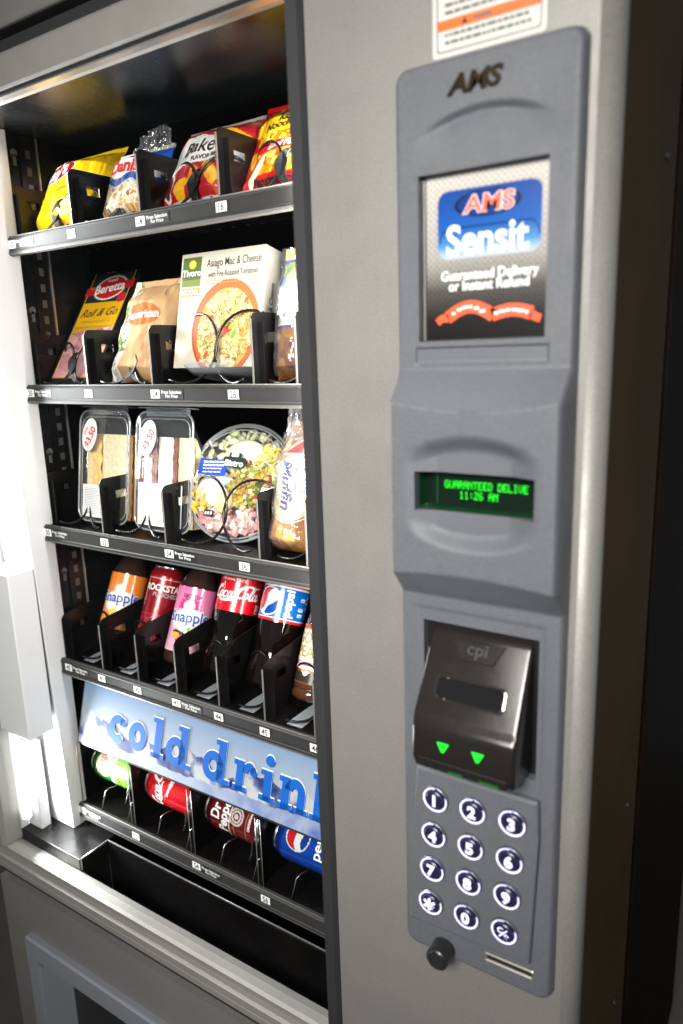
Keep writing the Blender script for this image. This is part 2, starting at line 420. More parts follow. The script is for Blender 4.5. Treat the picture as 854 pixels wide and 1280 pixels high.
# aluminium frame: top and bottom rails, left stile (profile proud of the glass)
def frame_rail(name, prof, m, x0=-1.165, x1=-0.4370): return prism(name, prof, 'x', x0, x1, m, VM, smooth=False)
top_prof = [(0.012, 1.7765), (-0.002, 1.7765), (-0.004, 1.779), (-0.004, 1.808)]
for i in range(7):
    a = R(180-90*i/6); top_prof.append((0.008+0.012*math.cos(a), 1.808+0.012*math.sin(a)))
top_prof += [(0.03, 1.820), (0.03, 1.7765)]
frame_rail('window_frame_rail', top_prof, frame_alu)
frame_rail('glass_retainer', [(0.0125, 1.7735), (0.0005, 1.7735), (0.0005, 1.7760), (0.0125, 1.7760)], black_plastic)
frame_rail('glass_retainer', [(0.0125, 1.7712), (0.002, 1.7712), (0.002, 1.7732), (0.0125, 1.7732)], edge_steel)
frame_rail('dark_trim', [(0.008, 1.8203), (0.004, 1.832), (0.03, 1.832), (0.03, 1.8203)], gasket)
frame_rail('frame_gap', [(0.022, 1.8325), (0.022, 1.842), (0.03, 1.842), (0.03, 1.8325)], black_plastic)
box('upper_door_panel', -1.165, -0.437, 0.0, 0.03, 1.8425, 1.93, silver, VM, bev=0.003)
bot_prof = [(0.03, 0.610), (0.018, 0.6135), (0.006, 0.6135), (0.001, 0.611), (0.001, 0.604), (0.006, 0.602), (0.006, 0.596), (0.0, 0.594),
            (-0.004, 0.5915), (-0.004, 0.580), (-0.003, 0.5792), (-0.004, 0.5784), (-0.004, 0.569), (-0.001, 0.5655), (0.03, 0.5655)]
frame_rail('window_frame_rail', bot_prof, frame_alu)
frame_rail('dark_trim', [(0.006, 0.5650), (0.004, 0.5530), (0.03, 0.5530), (0.03, 0.5650)], gasket)
frame_rail('frame_gap', [(0.022, 0.5525), (0.022, 0.5420), (0.03, 0.5420), (0.03, 0.5525)], black_plastic)
prism('window_frame_stile', [(-1.165, 0.03), (-1.165, -0.004), (-1.135, -0.004), (-1.128, 0.002), (-1.128, 0.012), (-1.126, 0.03)], 'z', 0.6145, 1.7762, frame_alu, VM)
# lower door panel with the delivery opening cut out
ox0, ox1, oz0, oz1 = -1.088, -0.50, 0.16, 0.449
bm = bmesh.new()
bm_box(bm, -1.165, ox0+0.004, 0.0, 0.03, 0.06, 0.5415); bm_box(bm, ox0+0.0045, WR-0.0005, 0.0, 0.03, oz1-0.004, 0.5415)
bm_box(bm, ox0+0.0045, ox1, 0.0, 0.03, 0.06, oz0); bm_box(bm, ox1+0.0005, WR-0.0005, 0.0, 0.03, 0.06, oz1-0.0045)
bm_obj('lower_door_panel', bm, silver, VM)
# delivery door surround: grey moulding, outer lip then a sloped inner reveal
def ring_loft(name, loops, m, smooth=False):
    V = []; F = []; n = len(loops[0])
    for l in loops: V += l
    for k in range(len(loops)-1):
        for i in range(n): F.append((k*n+i, k*n+(i+1) % n, (k+1)*n+(i+1) % n, (k+1)*n+i))
    return mesh(name, V, F, m, VM, smooth)
def rect_loop(x0, x1, z0, z1, y, r, k=5):
    p = []
    for cx, cz, a0 in ((x1-r, z1-r, 0), (x0+r, z1-r, 90), (x0+r, z0+r, 180), (x1-r, z0+r, 270)):
        for i in range(k+1): a = R(a0+90*i/k); p.append((cx+r*math.cos(a), y, cz+r*math.sin(a)))
    return p
ring_loft('delivery_surround', [rect_loop(ox0-.006, ox1+.006, oz0-.006, oz1+.005, 0.0005, .006), rect_loop(ox0-.006, ox1+.006, oz0-.006, oz1+.005, -0.010, .006),
          rect_loop(ox0-.003, ox1+.003, oz0-.003, oz1+.002, -0.013, .006), rect_loop(ox0+.022, ox1-.03, oz0+.03, oz1-.034, -0.012, .016),
          rect_loop(ox0+.026, ox1-.034, oz0+.034, oz1-.038, -0.008, .016), rect_loop(ox0+.05, ox1-.055, oz0+.05, oz1-.050, 0.034, .006)], mat('pale_blue_grey_moulding', (0.21, 0.225, 0.25), 0.48, 0, 0.42, bump=0.3, bscale=1000, smudge=0.1))
box('delivery_flap', ox0+.0505, ox1-.0555, 0.034, 0.040, oz0+.05, oz1-.0505, black_plastic, VM, bev=0.001)

# glass pane
box('window_glass', -1.13, -0.437, 0.0128, 0.0165, 0.606, 1.781, clear_glass, VM)

# ---- interior
box('bay_ceiling', -1.16, -0.42, 0.0305, 0.80, 1.7865, 1.80, liner_black, VM)
back = box('interior_back_wall', -1.06, -0.42, 0.66, 0.67, 0.45, 1.786, liner_black, VM)
bm = bmesh.new(); bm_box(bm, -1.062, -1.052, 0.112, 0.659, 0.62, 1.786); bm_obj('interior_side_wall', bm, liner_black, VM)
box('interior_side_wall', -0.432, -0.420, 0.035, 0.659, 0.62, 1.786, liner_black, VM)
# slotted tray rail on the left wall, with its steel edge, slots and keyholes
rail = box('slotted_rail', -1.0515, -1.0485, 0.135, 0.163, 0.66, 1.785, black_metal, VM)
box('rail_edge', -1.0515, -1.0455, 0.1635, 0.1655, 0.66, 1.785, edge_steel, rail)
slot_me = None
for i in range(44):
    z = 0.70+i*0.0245
    o = box('slot', -1.0484, -1.0478, 0.1445, 0.1525, z, z+0.012, mat('slot_rim', (0.10, 0.10, 0.10), 0.3, 0.5), rail) if slot_me is None else link('slot', slot_me, rail)
    if slot_me is None: slot_me = o.data
    else: o.location.z = i*0.0245
for z in (1.755, 1.525, 1.30, 1.095):
    sh = join2d(xf(ell2d(0.006, 0.006, 16), 0, 0.004), xf(rrect2d(0.006, 0.016), 0, -0.006))
    decal('keyhole', sh, flatS((-1.0518, 0.127, z), (0, 1, 0), (0, 0, 1), (1, 0, 0)), 0.0006, mat('keyhole_grey', (0.09, 0.09, 0.09), 0.4), rail)
# back wall vent slots
for i in range(9):
    for j in range(2):
        box('vent_slot', -0.78+i*0.04, -0.772+i*0.04, 0.6585, 0.6598, 1.245+j*0.03, 1.263+j*0.03, mat('vent_dark', (0.05, 0.055, 0.06), 0.35, 0.4), back)
# white left bay: wall, post and lamp cover
box('bay_side_wall', -1.165, -1.126, 0.0305, 0.20, 0.631, 1.786, white_paint, VM)
post = prism('lamp_post', [(0.050, 1.786), (0.078, 0.632), (0.111, 0.632), (0.111, 1.786)], 'x', -1.1255, -1.042, white_paint, VM, bev=0.0015)
box('lamp_cover', -1.1255, -1.0425, 0.0185, 0.0655, 0.834, 1.122, mat('satin_grey_white', (0.66, 0.66, 0.66), 0.5, smudge=0.1), VM, bev=0.002)
box('post_flange', -1.125, -1.09, 0.047, 0.066, 0.632, 0.80, white_paint, VM, bev=0.001)
lamp_glow = mat('lamp_phosphor', (0.9, 0.9, 0.9), 0.5, emit='#ffffff', es=3.0)
for (z0, z1) in ((1.13, 1.77), (0.66, 0.80)):
    lt = tube('lamp_tube', [(-1.108, 0.033, z0), (-1.108, 0.033, z1)], 0.008, lamp_glow, VM, n=14)
# bay floor and delivery bin
box('bay_floor', -1.16, -0.965, 0.0305, 0.115, 0.60, 0.6315, black_metal, VM, bev=0.001)
bm = bmesh.new()
bm_box(bm, -0.966, -0.960, 0.0315, 0.0845, 0.40, 0.6315); bm_box(bm, -0.9595, -0.433, 0.0850, 0.091, 0.40, 0.6315)
bm_box(bm, -0.966, -0.433, 0.0305, 0.091, 0.38, 0.3995); bm_box(bm, -0.9595, -0.433, 0.0305, 0.034, 0.40, 0.585)
bm_obj('delivery_bin', bm, black_metal, VM)
tube('bin_rim', [(-0.963, 0.032, 0.6328), (-0.963, 0.0878, 0.6328), (-0.433, 0.0878, 0.6328)], 0.0014, edge_steel, VM, n=6)

# ---- trays
def helix(name, cx, cz, rad, y0, y1, pitch, wr, parent, m, ph0=0.0, n=26, sg=1):
    turns = (y1-y0)/pitch; k = int(turns*n)
    pts = []
    for i in range(k+1):
        a = ph0+2*math.pi*i/n; pts.append((cx+sg*rad*math.sin(a), y0+(y1-y0)*i/k, cz-rad*math.cos(a)))
    return tube(name, pts, wr, m, parent, n=6)
def coil_fin(parent, cx, cz, rad, y0, a0, a1, wid, pitch, sg=1):
    """flat black ejector blade that follows the first turn of the coil"""
    V = []; F = []; n = 16
    for i in range(n+1):
        t = i/n; a = a0+(a1-a0)*t; wd = -wid*(t/0.7 if t < 0.7 else (1-t)/0.3)
        y = y0+pitch*(a+0.5)/(2*math.pi)-0.001
        for (rr, dy) in ((rad-0.001, 0), (rad-wd+0.001, -0.004), (rad-wd+0.001, -0.0026), (rad-0.001, 0.0014)):
            V.append((cx+sg*rr*math.sin(a), y+dy, cz-rr*math.cos(a)))
    for i in range(n):
        for j in range(4): F.append((i*4+j, i*4+(j+1) % 4, (i+1)*4+(j+1) % 4, (i+1)*4+j))
    F += [(0, 1, 2, 3), tuple(n*4+j for j in (3, 2, 1, 0))]
    mesh('ejector_blade', V, F, mat('satin_black_blade', (0.006, 0.006, 0.006), 0.5, 0, 0.25), parent, smooth=False)
def divider(parent, x, z0, h, slant=0.0, slot=True, L=0.46, ch=0.008):
    """thin upright plate with a chamfered front corner, folded base foot and a see-through slot"""
    y0 = TY+0.004; t = 0.0012
    top = lambda y: z0+h+slant*(y-y0)
    sy0, sy1, sz0, sz1 = y0+0.030, y0+0.052, z0+h*0.60, z0+h*0.60+0.012
    out = [(y0, z0), (y0, top(y0)-ch), (y0+ch*0.6, top(y0)-ch*0.15), (y0+ch*1.4, top(y0+ch)), (y0+L, top(y0+L)), (y0+L, z0)]
    bm = bmesh.new()
    def ring(x): return [bm.verts.new((x, a, b)) for a, b in out]
    if slot:
        cut = [(sy0, sz0), (sy0, sz1), (sy1, sz1), (sy1, sz0)]
        for xx in (x-t/2, x+t/2):
            o = ring(xx); c = [bm.verts.new((xx, a, b)) for a, b in cut]
            for q in ((o[0], o[1], c[1], c[0]), (o[1], o[2], o[3], c[1]), (o[3], o[4], c[2], c[1]), (o[4], o[5], c[3], c[2]), (o[5], o[0], c[0], c[3])): bm.faces.new(q)
            if xx < x: o1, c1 = o, c
        for i in range(4): bm.faces.new((c1[i], c1[(i+1) % 4], c[(i+1) % 4], c[i]))
        for i in range(6): bm.faces.new((o1[i], o1[(i+1) % 6], o[(i+1) % 6], o[i]))
    else:
        A = ring(x-t/2); B = ring(x+t/2); bm.faces.new(A); bm.faces.new(B)
        for i in range(6): bm.faces.new((A[i], A[(i+1) % 6], B[(i+1) % 6], B[i]))
    # folded stiffening flange along the front edge and the foot
    bm_box(bm, x+t/2+0.0002, x+0.010, y0+0.0105, y0+0.0115, z0+0.001, top(y0)-0.012)
    bm_box(bm, x+t/2+0.0002, x+0.006, y0+0.003, y0+0.25, z0+0.0003, z0+0.0015)
    d = bm_obj('divider', bm, black_metal, parent)
    # worn bare front edge
    bm = bmesh.new(); bm_box(bm, x-0.0011, x+0.0011, y0-0.0012, y0-0.0002, z0, top(y0)-ch)
    bm_obj('divider_edge', bm, edge_steel, parent)
    return d
txt_small = 'Press Selection\nFor Price'
def price_tag(parent, x, z, num, press):
    S = flatS((x, TY-0.0062, z), (1, 0, 0), (0, 0, 1), (0, -1, 0))
    bm = bmesh.new(); bm_box(bm, x-0.0085, x+0.0085, TY-0.0068, TY-0.0062, z-0.0058, z+0.0058)
    t = bm_obj('price_tag', bm, white_print, parent)
    decal('tag_number', xf(text2d(num, 0.0125, 0.012, sx=0.85), 0, 0), S, 0.0009, black_print, parent)
    if press:
        bm = bmesh.new(); bm_box(bm, x+0.010, x+0.052, TY-0.0066, TY-0.0062, z-0.0062, z+0.0062)
        bm_obj('price_tag', bm, black_print, parent)
        decal('tag_lettering', xf(text2d(txt_small, 0.0062, 0.015, line=0.85), 0.031, 0), S, 0.0008, white_print, parent)
def tray(zc, divs, h, nums, press, xs, slant=0.0, coils=True):
    t = node('tray', VM); zf = zc+0.0095
    # price rail: channel with a rounded pale lower edge
    p = [(TY+0.003, zc+0.0115), (TY-0.004, zc+0.0115), (TY-0.0072, zc+0.0098), (TY-0.0062, zc+0.0082), (TY-0.0062, zc-0.0078), (TY-0.0076, zc-0.0092),
         (TY-0.0076, zc-0.0112), (TY-0.005, zc-0.0135), (TY+0.003, zc-0.0135)]
    prism('price_rail', p, 'x', -1.049, -0.4345, lip_mat, t)
    prism('rail_trim', [(TY-0.0052, zc-0.0138), (TY-0.0082, zc-0.0114), (TY-0.0074, zc-0.0146), (TY-0.002, zc-0.0160), (TY+0.002, zc-0.0140)], 'x', -1.0495, -0.4345, lip_edge, t)
    tube('rail_trim', [(-1.049, TY-0.0035, zc+0.0125), (-0.4345, TY-0.0035, zc+0.0125)], 0.0010, lip_edge, t, n=6)
    # perforated shelf sheet with folded sides
    bm = bmesh.new(); bm_box(bm, -1.046, -0.434, TY+0.0035, 0.60, zf-0.0025, zf)
    bm_box(bm, -1.048, -1.0465, TY+0.0035, 0.60, zf-0.012, zf+0.03)
    bm_obj('shelf_sheet', bm, black_metal, t)
    V = []; F = []
    for i in range(22):
        for j in range(8):
            x = -1.02+i*0.027; y = 0.14+j*0.05; o = len(V); q = 8
            for k in range(q): a = 2*math.pi*k/q; V.append((x+0.0035*math.cos(a), y+0.0035*math.sin(a), zf-0.0028))
            F.append(tuple(range(o, o+q)))
    hs = mesh('shelf_holes', V, F, mat('hole_rim', (0.12, 0.12, 0.12), 0.3, 0.6), t); hs['kind'] = 'stuff'
    box('tray_underside_bar', -1.046, -0.434, 0.30, 0.315, zf-0.016, zf-0.0036, black_metal, t)
    for x, hh in divs: divider(t, x, zf+0.0002, hh, slant)
    for x, nm, pp in zip(xs, nums, press): price_tag(t, x, zc+0.0006, nm, pp)
    return t, zf
X0 = -1.0333; PITCH2 = 0.14
LX = [X0+PITCH2*k for k in range(4)]
d1 = [(-1.044, 0.078), (-0.902, 0.080), (-0.763, 0.082), (-0.624, 0.084), (-0.48, 0.082)]
T1, ZF1 = tray(SHZ[0], d1, 0.08, ['10', '12', '14', '16'], [1, 0, 1, 0], LX)
d2 = [(-1.044, 0.080), (-0.905, 0.082), (-0.768, 0.083), (-0.587, 0.090), (-0.520, 0.088)]
T2, ZF2 = tray(SHZ[1], d2, 0.08, ['20', '22', '24', '26'], [1, 0, 1, 0], LX)
d3 = [(-1.044, 0.086), (-0.906, 0.086), (-0.769, 0.086), (-0.594, 0.090), (-0.517, 0.092)]
T3, ZF3 = tray(SHZ[2], d3, 0.08, ['30', '32', '34', '36'], [1, 0, 1, 0], LX)
P4 = 0.0854; X4 = -1.0222
LX4 = [X4+P4*k for k in range(7)]
d4 = [(-1.042, 0.078)]+[(x-0.0065, 0.086) for x in LX4[1:]]
T4, ZF4 = tray(SHZ[3], d4, 0.086, ['40', '41', '42', '43', '44', '45', '46'], [1, 0, 0, 1, 0, 0, 0], LX4, slant=0.10)
T5, ZF5 = tray(SHZ[4], [], 0.08, ['50', '52', '54', '56'], [1, 0, 1, 0], LX)
# coils
for (T, zf, rad, lanes) in ((T1, ZF1, 0.044, [(-1.044, -0.902, 1), (-0.902, -0.763, 1), (-0.763, -0.624, 1), (-0.624, -0.48, 1)]),
                            (T2, ZF2, 0.046, [(-1.044, -0.905, 1), (-0.905, -0.768, 1), (-0.768, -0.587, 0), (-0.587, -0.520, 0)]),
                            (T3, ZF3, 0.048, [(-1.044, -0.906, 0), (-0.906, -0.769, 0), (-0.769, -0.594, 0), (-0.594, -0.517, 0)])):
    for (a, b, fin) in lanes:
        for sg, fr in ((1, 0.27), (-1, 0.76)):
            cx = a+(b-a)*fr; rr = (b-a)*0.225 if (b-a) < 0.16 else 0.046
            if (b-a) < 0.09 and sg < 0: continue
            if (b-a) < 0.09: cx = (a+b)/2; rr = 0.028
            helix('vend_coil', cx, zf+rr+0.004, rr, TY+0.010, 0.46, 0.075, 0.0019, T, wire_mat, ph0=-0.5, sg=sg)
            if fin: coil_fin(T, cx, zf+rr+0.004, rr, TY+0.010, 0.45, 2.1, 0.012, 0.075, sg)
for k in range(6):
    a = d4[k][0]; b = d4[k+1][0]
    helix('vend_coil', (a+b)/2, ZF4+0.040, 0.035, TY+0.012, 0.50, 0.075, 0.0019, T4, wire_mat, ph0=-0.4)
    # bright floor ribbon standing for the shine of the coil's bottom wires
    V = []; F = []
    for i in range(13):
        t = i/12; y = TY+0.012+0.30*t; zz = ZF4+0.0015+0.004*math.sin(t*9)
        for dx in (-0.012, 0.014): V.append(((a+b)/2+dx+0.008*math.sin(t*3), y, zz))
    for i in range(12): F.append((2*i, 2*i+1, 2*i+3, 2*i+2))
    mesh('coil_shine_strip', V, F, mat('clear_grey_ribbon', (0.35, 0.38, 0.42), 0.12, 0.3), T4, smooth=True)
# tray 5: black lane plates and wire can stops
lane5 = [-1.046, -0.9055, -0.7665, -0.6275, -0.4880]
for x in lane5:
    bm = bmesh.new(); bm_box(bm, x-0.0006, x+0.0006, TY+0.004, 0.60, ZF5+0.0002, ZF5+0.118); bm_obj('divider', bm, black_metal, T5)
    for dx in (-0.0045, 0.0045): tube('divider_edge', [(x+dx, TY+0.0022, ZF5), (x+dx, TY+0.0022, ZF5+0.116)], 0.0007, edge_steel, T5, n=6)
for k in range(4):
    a, b = lane5[k], lane5[k+1]
    for fx in (0.40, 0.88):
        x = a+(b-a)*fx
        tube("can_stop", [(x-0.002, TY+0.0045, ZF5), (x+0.006, TY+0.010, ZF5+0.036), (x+0.008, TY+0.015, ZF5+0.0395), (x+0.012, TY+0.051, ZF5+0.0325)], 0.0009, wire_steel, T5, n=7)
    helix('vend_coil', a+(b-a)*0.55, ZF5+0.040, 0.036, TY+0.012, 0.45, 0.075, 0.0019, T5, wire_mat, ph0=1.2)

# ------------------------------------------------------------------ control panel
CP = node('control_panel', VM)
BX0, BX1, BZ0, BZ1 = -0.3215, -0.1620, 0.8225, 1.6775
xc = (BX0+BX1)/2
def sst(e0, e1, x):
    t = np.clip((x-e0)/(e1-e0), 0, 1); return t*t*(3-2*t)
SCR = (-0.2985, -0.1865, 1.4560, 1.5915)     # poster opening
LCD = (-0.2945, -0.1845, 1.3085, 1.3435)     # display opening
VAL = (-0.2965, -0.1835, 1.0600, 1.1970)     # bill validator opening
def lines(a, b, step, marks):
    g = list(np.arange(a, b+1e-9, step))
    for m_ in marks:
        g = [q for q in g if abs(q-m_) > step*0.55]; g.append(m_)
    return np.array(sorted(set(g+[a, b])))
mx_ = []; mz_ = []
for (a, b, c, d_) in (SCR, LCD, VAL):
    for q in (a, b): mx_ += [q]
    for q in (c, d_): mz_ += [q]
# de-duplicate close x marks
mxs = []
for q in sorted(mx_):
    mxs.append(q)
gx = lines(BX0, BX1, 0.0016, mxs); gz = lines(BZ0, BZ1, 0.0016, mz_)
GX, GZ = np.meshgrid(gx, gz)
def bezel_h(x, z):
    s = (x-xc)/0.062; h = np.full_like(x, 0.012)
    # crescent dish under the emblem
    za = 1.621+0.017*(1-np.clip(s, -1.2, 1.2)**2)
    side = sst(1.02, 0.40, np.abs(s))
    h -= 0.0060*side*sst(0.0, 0.006, za-z)*np.exp(-np.clip(za-z, 0, 1)/0.016)*(z > 1.595)*sst(1.594, 1.605, z)
    # shallow strip under the poster
    h -= 0.0022*sst(0.0, 0.002, z-1.4355)*sst(0.0, 0.002, 1.4515-z)*sst(0.060, 0.058, np.abs(x-(SCR[0]+SCR[1])/2))
    # bulge with the display
    e_t = 1.4065-0.0095*(1-np.clip((x-xc)/0.079, -1, 1)**2)        # front upper edge, sagging in the middle
    e_b = 1.2465+0.0055*(1-np.clip((x-xc)/0.079, -1, 1)**2)
    up = np.clip((1.4320-z)/(1.4320-e_t), 0, 1); dn = np.clip((z-1.2230)/(e_b-1.2230), 0, 1)
    k = np.minimum(up, dn); k = np.where((z < 1.4320) & (z > 1.2230), k, 0)
    h += 0.022*np.where(k < 1, k*0.98, 1)
    # dished display surround
    zt = 1.3635+0.0150*(1-np.clip(s, -1.1, 1.1)**2); zb = 1.2890-0.0160*(1-np.clip(s, -1.1, 1.1)**2)
    dd = sst(0.0, 0.017, zt-z)*sst(0.0, 0.017, z-zb)*sst(1.03, 0.50, np.abs(s))
    h -= 0.0095*dd*(z < 1.39)*(z > 1.26)
    # faint frame step round the lower half
    h -= 0.0012*sst(0.0, 0.0016, x-(BX0+0.018))*sst(0.0, 0.0016, (BX1-0.016)-x)*sst(0.0, 0.0016, 1.2105-z)*sst(0, 0.0016, z-0.995)
    # rounded outline with rounded corners
    r = 0.014; hw = (BX1-BX0)/2; hz = (BZ1-BZ0)/2
    # the sides of the bulge step in a little
    qx = np.abs(x-xc)-(hw-r); qz = np.abs(z-(BZ0+BZ1)/2)-(hz-r)
    dist = r-(np.sqrt(np.maximum(qx, 0)**2+np.maximum(qz, 0)**2)+np.minimum(np.maximum(qx, qz), 0))
    e = np.clip(dist/0.005, 0, 1); rim = np.sqrt(np.clip(1-(1-e)**2, 0, 1))
    e2 = np.clip(dist/(0.0065), 0, 1); rim2 = np.sqrt(np.clip(1-(1-e2)**2, 0, 1))
    return np.where(h > 0.0125, 0.012*rim+(h-0.012)*rim2, h*rim), dist
H, DIST = bezel_h(GX, GZ)
V = [(x, -0.0004-h, z) for x, h, z in zip(GX.ravel(), H.ravel(), GZ.ravel())]; F = []
nx = len(gx); ny = len(gz)
def inside(o, x, z): return o[0] < x < o[1] and o[2] < z < o[3]
for j in range(ny-1):
    for i in range(nx-1):
        x = (gx[i]+gx[i+1])/2; z = (gz[j]+gz[j+1])/2
        if inside(SCR, x, z) or inside(LCD, x, z) or inside(VAL, x, z): continue
        if max(DIST[j, i], DIST[j, i+1], DIST[j+1, i], DIST[j+1, i+1]) < -0.0002: continue
        F.append((j*nx+i, j*nx+i+1, (j+1)*nx+i+1, (j+1)*nx+i))
# reveal walls of the three openings
def hval(x, z): return float(bezel_h(np.array([x]), np.array([z]))[0][0])
for (a, b, c, d_), yin in ((SCR, -0.003), (LCD, -0.012), (VAL, 0.03)):
    xs = [q for q in gx if a-1e-6 <= q <= b+1e-6]; zs = [q for q in gz if c-1e-6 <= q <= d_+1e-6]
    path = [(q, c) for q in xs]+[(b, q) for q in zs[1:]]+[(q, d_) for q in xs[::-1][1:]]+[(a, q) for q in zs[::-1][1:-1]]
    o = len(V)
    for (x, z) in path: V.append((x, -0.0004-hval(x, z), z)); V.append((x, yin, z))
    n = len(path)
    for i in range(n): i2 = (i+1) % n; F.append((o+2*i, o+2*i+1, o+2*i2+1, o+2*i2))
bz = mesh('bezel', V, F, bezel_mat, CP, smooth=True)
bz.data.shade_smooth() if hasattr(bz.data, 'shade_smooth') else None
try:
    bz.data.set_sharp_from_angle(angle=R(38))
except Exception: pass

# emblem letters: dark bronze chrome, raised
def raised_text(name, s, size, loc, depth, m, parent, bold=0.02, shear=0.0, sx=1.0, rotx=0):
    v, f = text2d(s, size, bold, shear, sx=sx); bm = bmesh.new(); vs = [bm.verts.new((p[0], 0, p[1])) for p in v]
    for q in f:
        try: bm.faces.new([vs[i] for i in q])
        except ValueError: pass
    r = bmesh.ops.extrude_face_region(bm, geom=list(bm.faces)); bmesh.ops.translate(bm, verts=[g for g in r['geom'] if isinstance(g, bmesh.types.BMVert)], vec=(0, -depth, 0))
    bmesh.ops.translate(bm, verts=bm.verts, vec=loc); return bm_obj(name, bm, m, parent)
raised_text('emblem', 'AMS', 0.0195, (-0.2475, -0.0122, 1.6545), 0.0022, mat('dark_gold_chrome', (0.07, 0.055, 0.035), 0.22, 0.9), CP, bold=0.035, shear=0.25, sx=1.15)

# poster behind the window
def poster(p):
    w2, h2 = 0.0535, 0.065; t = (p.y+h2)/(2*h2)
    g = np.interp(t, [0, 0.12, 0.30, 0.5, 1], [0.007, 0.012, 0.07, 0.34, 0.52])
    p.c[:] = g[:, None]*np.array([1.0, 0.95, 0.88])
    # diamond tread pattern
    u = (p.x+p.y)/0.0052; v = (p.x-p.y)/0.0052; d = (np.abs((u % 1)-.5)+np.abs((v % 1)-.5)) < 0.36
    p.c[d] *= 0.62
    def rr(cx, cy, w, h, r):
        qx = np.abs(p.x-cx)-(w/2-r); qy = np.abs(p.y-cy)-(h/2-r)
        return np.sqrt(np.maximum(qx, 0)**2+np.maximum(qy, 0)**2)+np.minimum(np.maximum(qx, qy), 0)-r
    d = rr(0.002, 0.0265, 0.0900, 0.0540, 0.009)
    m_ = d < 0.0; tt = (p.y-0.0)/0.054
    blue = np.stack([np.interp(tt, [0, .18, .42, 1], [.40, .06, .006, .005]), np.interp(tt, [0, .18, .42, 1], [.48, .22, .085, .045]), np.interp(tt, [0, .18, .42, 1], [.58, .46, .36, .24])], 1)
    p.c[m_] = blue[m_]
    d2 = rr(0.002, 0.0095, 0.0860, 0.0290, 0.010); p.c[(np.abs(d2) < 0.0006) & (p.y > 0.012)] = hx('#05204f')
    e = ((p.x-0.001)/0.029)**2+((p.y-0.041)/0.0105)**2
    p.c[(e < 1) & (e > 0.80)] = hx('#04112e'); p.c[(e < 0.80)] = hx('#0c2f74')
SP = flatS(((SCR[0]+SCR[1])/2+0.0015, -0.0036, (SCR[2]+SCR[3])/2+0.0005))
box('poster_holder', SCR[0]-0.001, SCR[1]+0.001, -0.0032, 0.0, SCR[2]-0.001, SCR[3]+0.001, black_plastic, CP)
panel_print('poster', SP, 0.1075, 0.1335, 180, 220, poster, printed_gloss, CP)
box('poster_edge_glint', SCR[0]+0.0010, SCR[0]+0.0022, -0.0040, -0.0033, SCR[2]+0.001, SCR[3]-0.002, edge_steel, CP)
decal('poster_lettering', xf(text2d('AMS', 0.0185, 0.055, 0.1, sx=1.2), 0.002, 0.041), SP, 0.0003, white_print, CP)
decal('poster_lettering', xf(text2d('AMS', 0.0185, 0.025, 0.1, sx=1.2), 0.0022, 0.041), SP, 0.0005, mat('coral_print', (0.78, 0.10, 0.06), 0.45), CP)
decal('poster_lettering', xf(text2d('Sensit', 0.0335, 0.024, sx=0.90), 0.0010, 0.0140), SP, 0.0004, mat('bright_white_print', (0.88, 0.9, 0.92), 0.4), CP)
decal('poster_lettering', xf(text2d('Guaranteed Delivery\nor Instant Refund', 0.0112, 0.022, sx=0.9, line=0.78), 0.003, -0.0185), SP, 0.0004, white_print, CP)
def wave(x0, x1, y0, amp, k=16): return [(x0+(x1-x0)*i/k, y0+amp*math.sin(math.pi*i/k)) for i in range(k+1)]
rb = mat('red_ribbon_print', (0.78, 0.085, 0.025), 0.45)
decal('poster_ribbon', join2d(stroke2d(wave(-0.034, 0.008, -0.0490, 0.0085), 0.0105), stroke2d(wave(0.0065, 0.041, -0.0485, 0.0035), 0.0105),
      stroke2d([(-0.0435, -0.0525), (-0.039, -0.0490), (-0.033, -0.0495)], 0.0065), stroke2d([(0.040, -0.0485), (0.0435, -0.0515), (0.048, -0.0530)], 0.0065)), SP, 0.0004, rb, CP)
decal('poster_lettering', join2d(*[xf(rrect2d(0.0030+0.0012*(i % 3), 0.0022), -0.028+i*0.0052, -0.0490+0.0085*math.sin(math.pi*(i+1.0)/7.2), 8) for i in range(6)],
      *[xf(rrect2d(0.0030+0.0012*((i+1) % 3), 0.0022), 0.0105+i*0.0052, -0.0485+0.0035*math.sin(math.pi*(i+0.9)/6.5), -2) for i in range(6)]), SP, 0.0007, white_print, CP)

# display: dark glass, green dot-matrix characters
DOT = {'G': '01110 10001 10000 10111 10001 10001 01111', 'U': '10001 10001 10001 10001 10001 10001 01110', 'A': '01110 10001 10001 11111 10001 10001 10001',
       'R': '11110 10001 10001 11110 10100 10010 10001', 'N': '10001 11001 10101 10011 10001 10001 10001', 'T': '11111 00100 00100 00100 00100 00100 00100',
       'E': '11111 10000 10000 11110 10000 10000 11111', 'D': '11110 10001 10001 10001 10001 10001 11110', 'L': '10000 10000 10000 10000 10000 10000 11111',
       'I': '01110 00100 00100 00100 00100 00100 01110', 'V': '10001 10001 10001 10001 10001 01010 00100', '1': '00100 01100 00100 00100 00100 00100 01110',
       '2': '01110 10001 00001 00110 01000 10000 11111', '6': '01110 10000 10000 11110 10001 10001 01110', ':': '00000 00100 00100 00000 00100 00100 00000',
       'M': '10001 11011 10101 10101 10001 10001 10001'}
lcd_glass = mat('dark_green_display_glass', (0.003, 0.010, 0.005), 0.10, 0, 0.5)
box('display_window', LCD[0]-0.001, LCD[1]+0.001, -0.0128, -0.0105, LCD[2]-0.001, LCD[3]+0.001, lcd_glass, CP)
lcd_rim = mat('green_tinted_acrylic', (0.004, 0.045, 0.016), 0.25)
ring_pts = rect_loop(LCD[0]+.0003, LCD[1]-.0003, LCD[2]+.0003, LCD[3]-.0003, 0, 0.001)
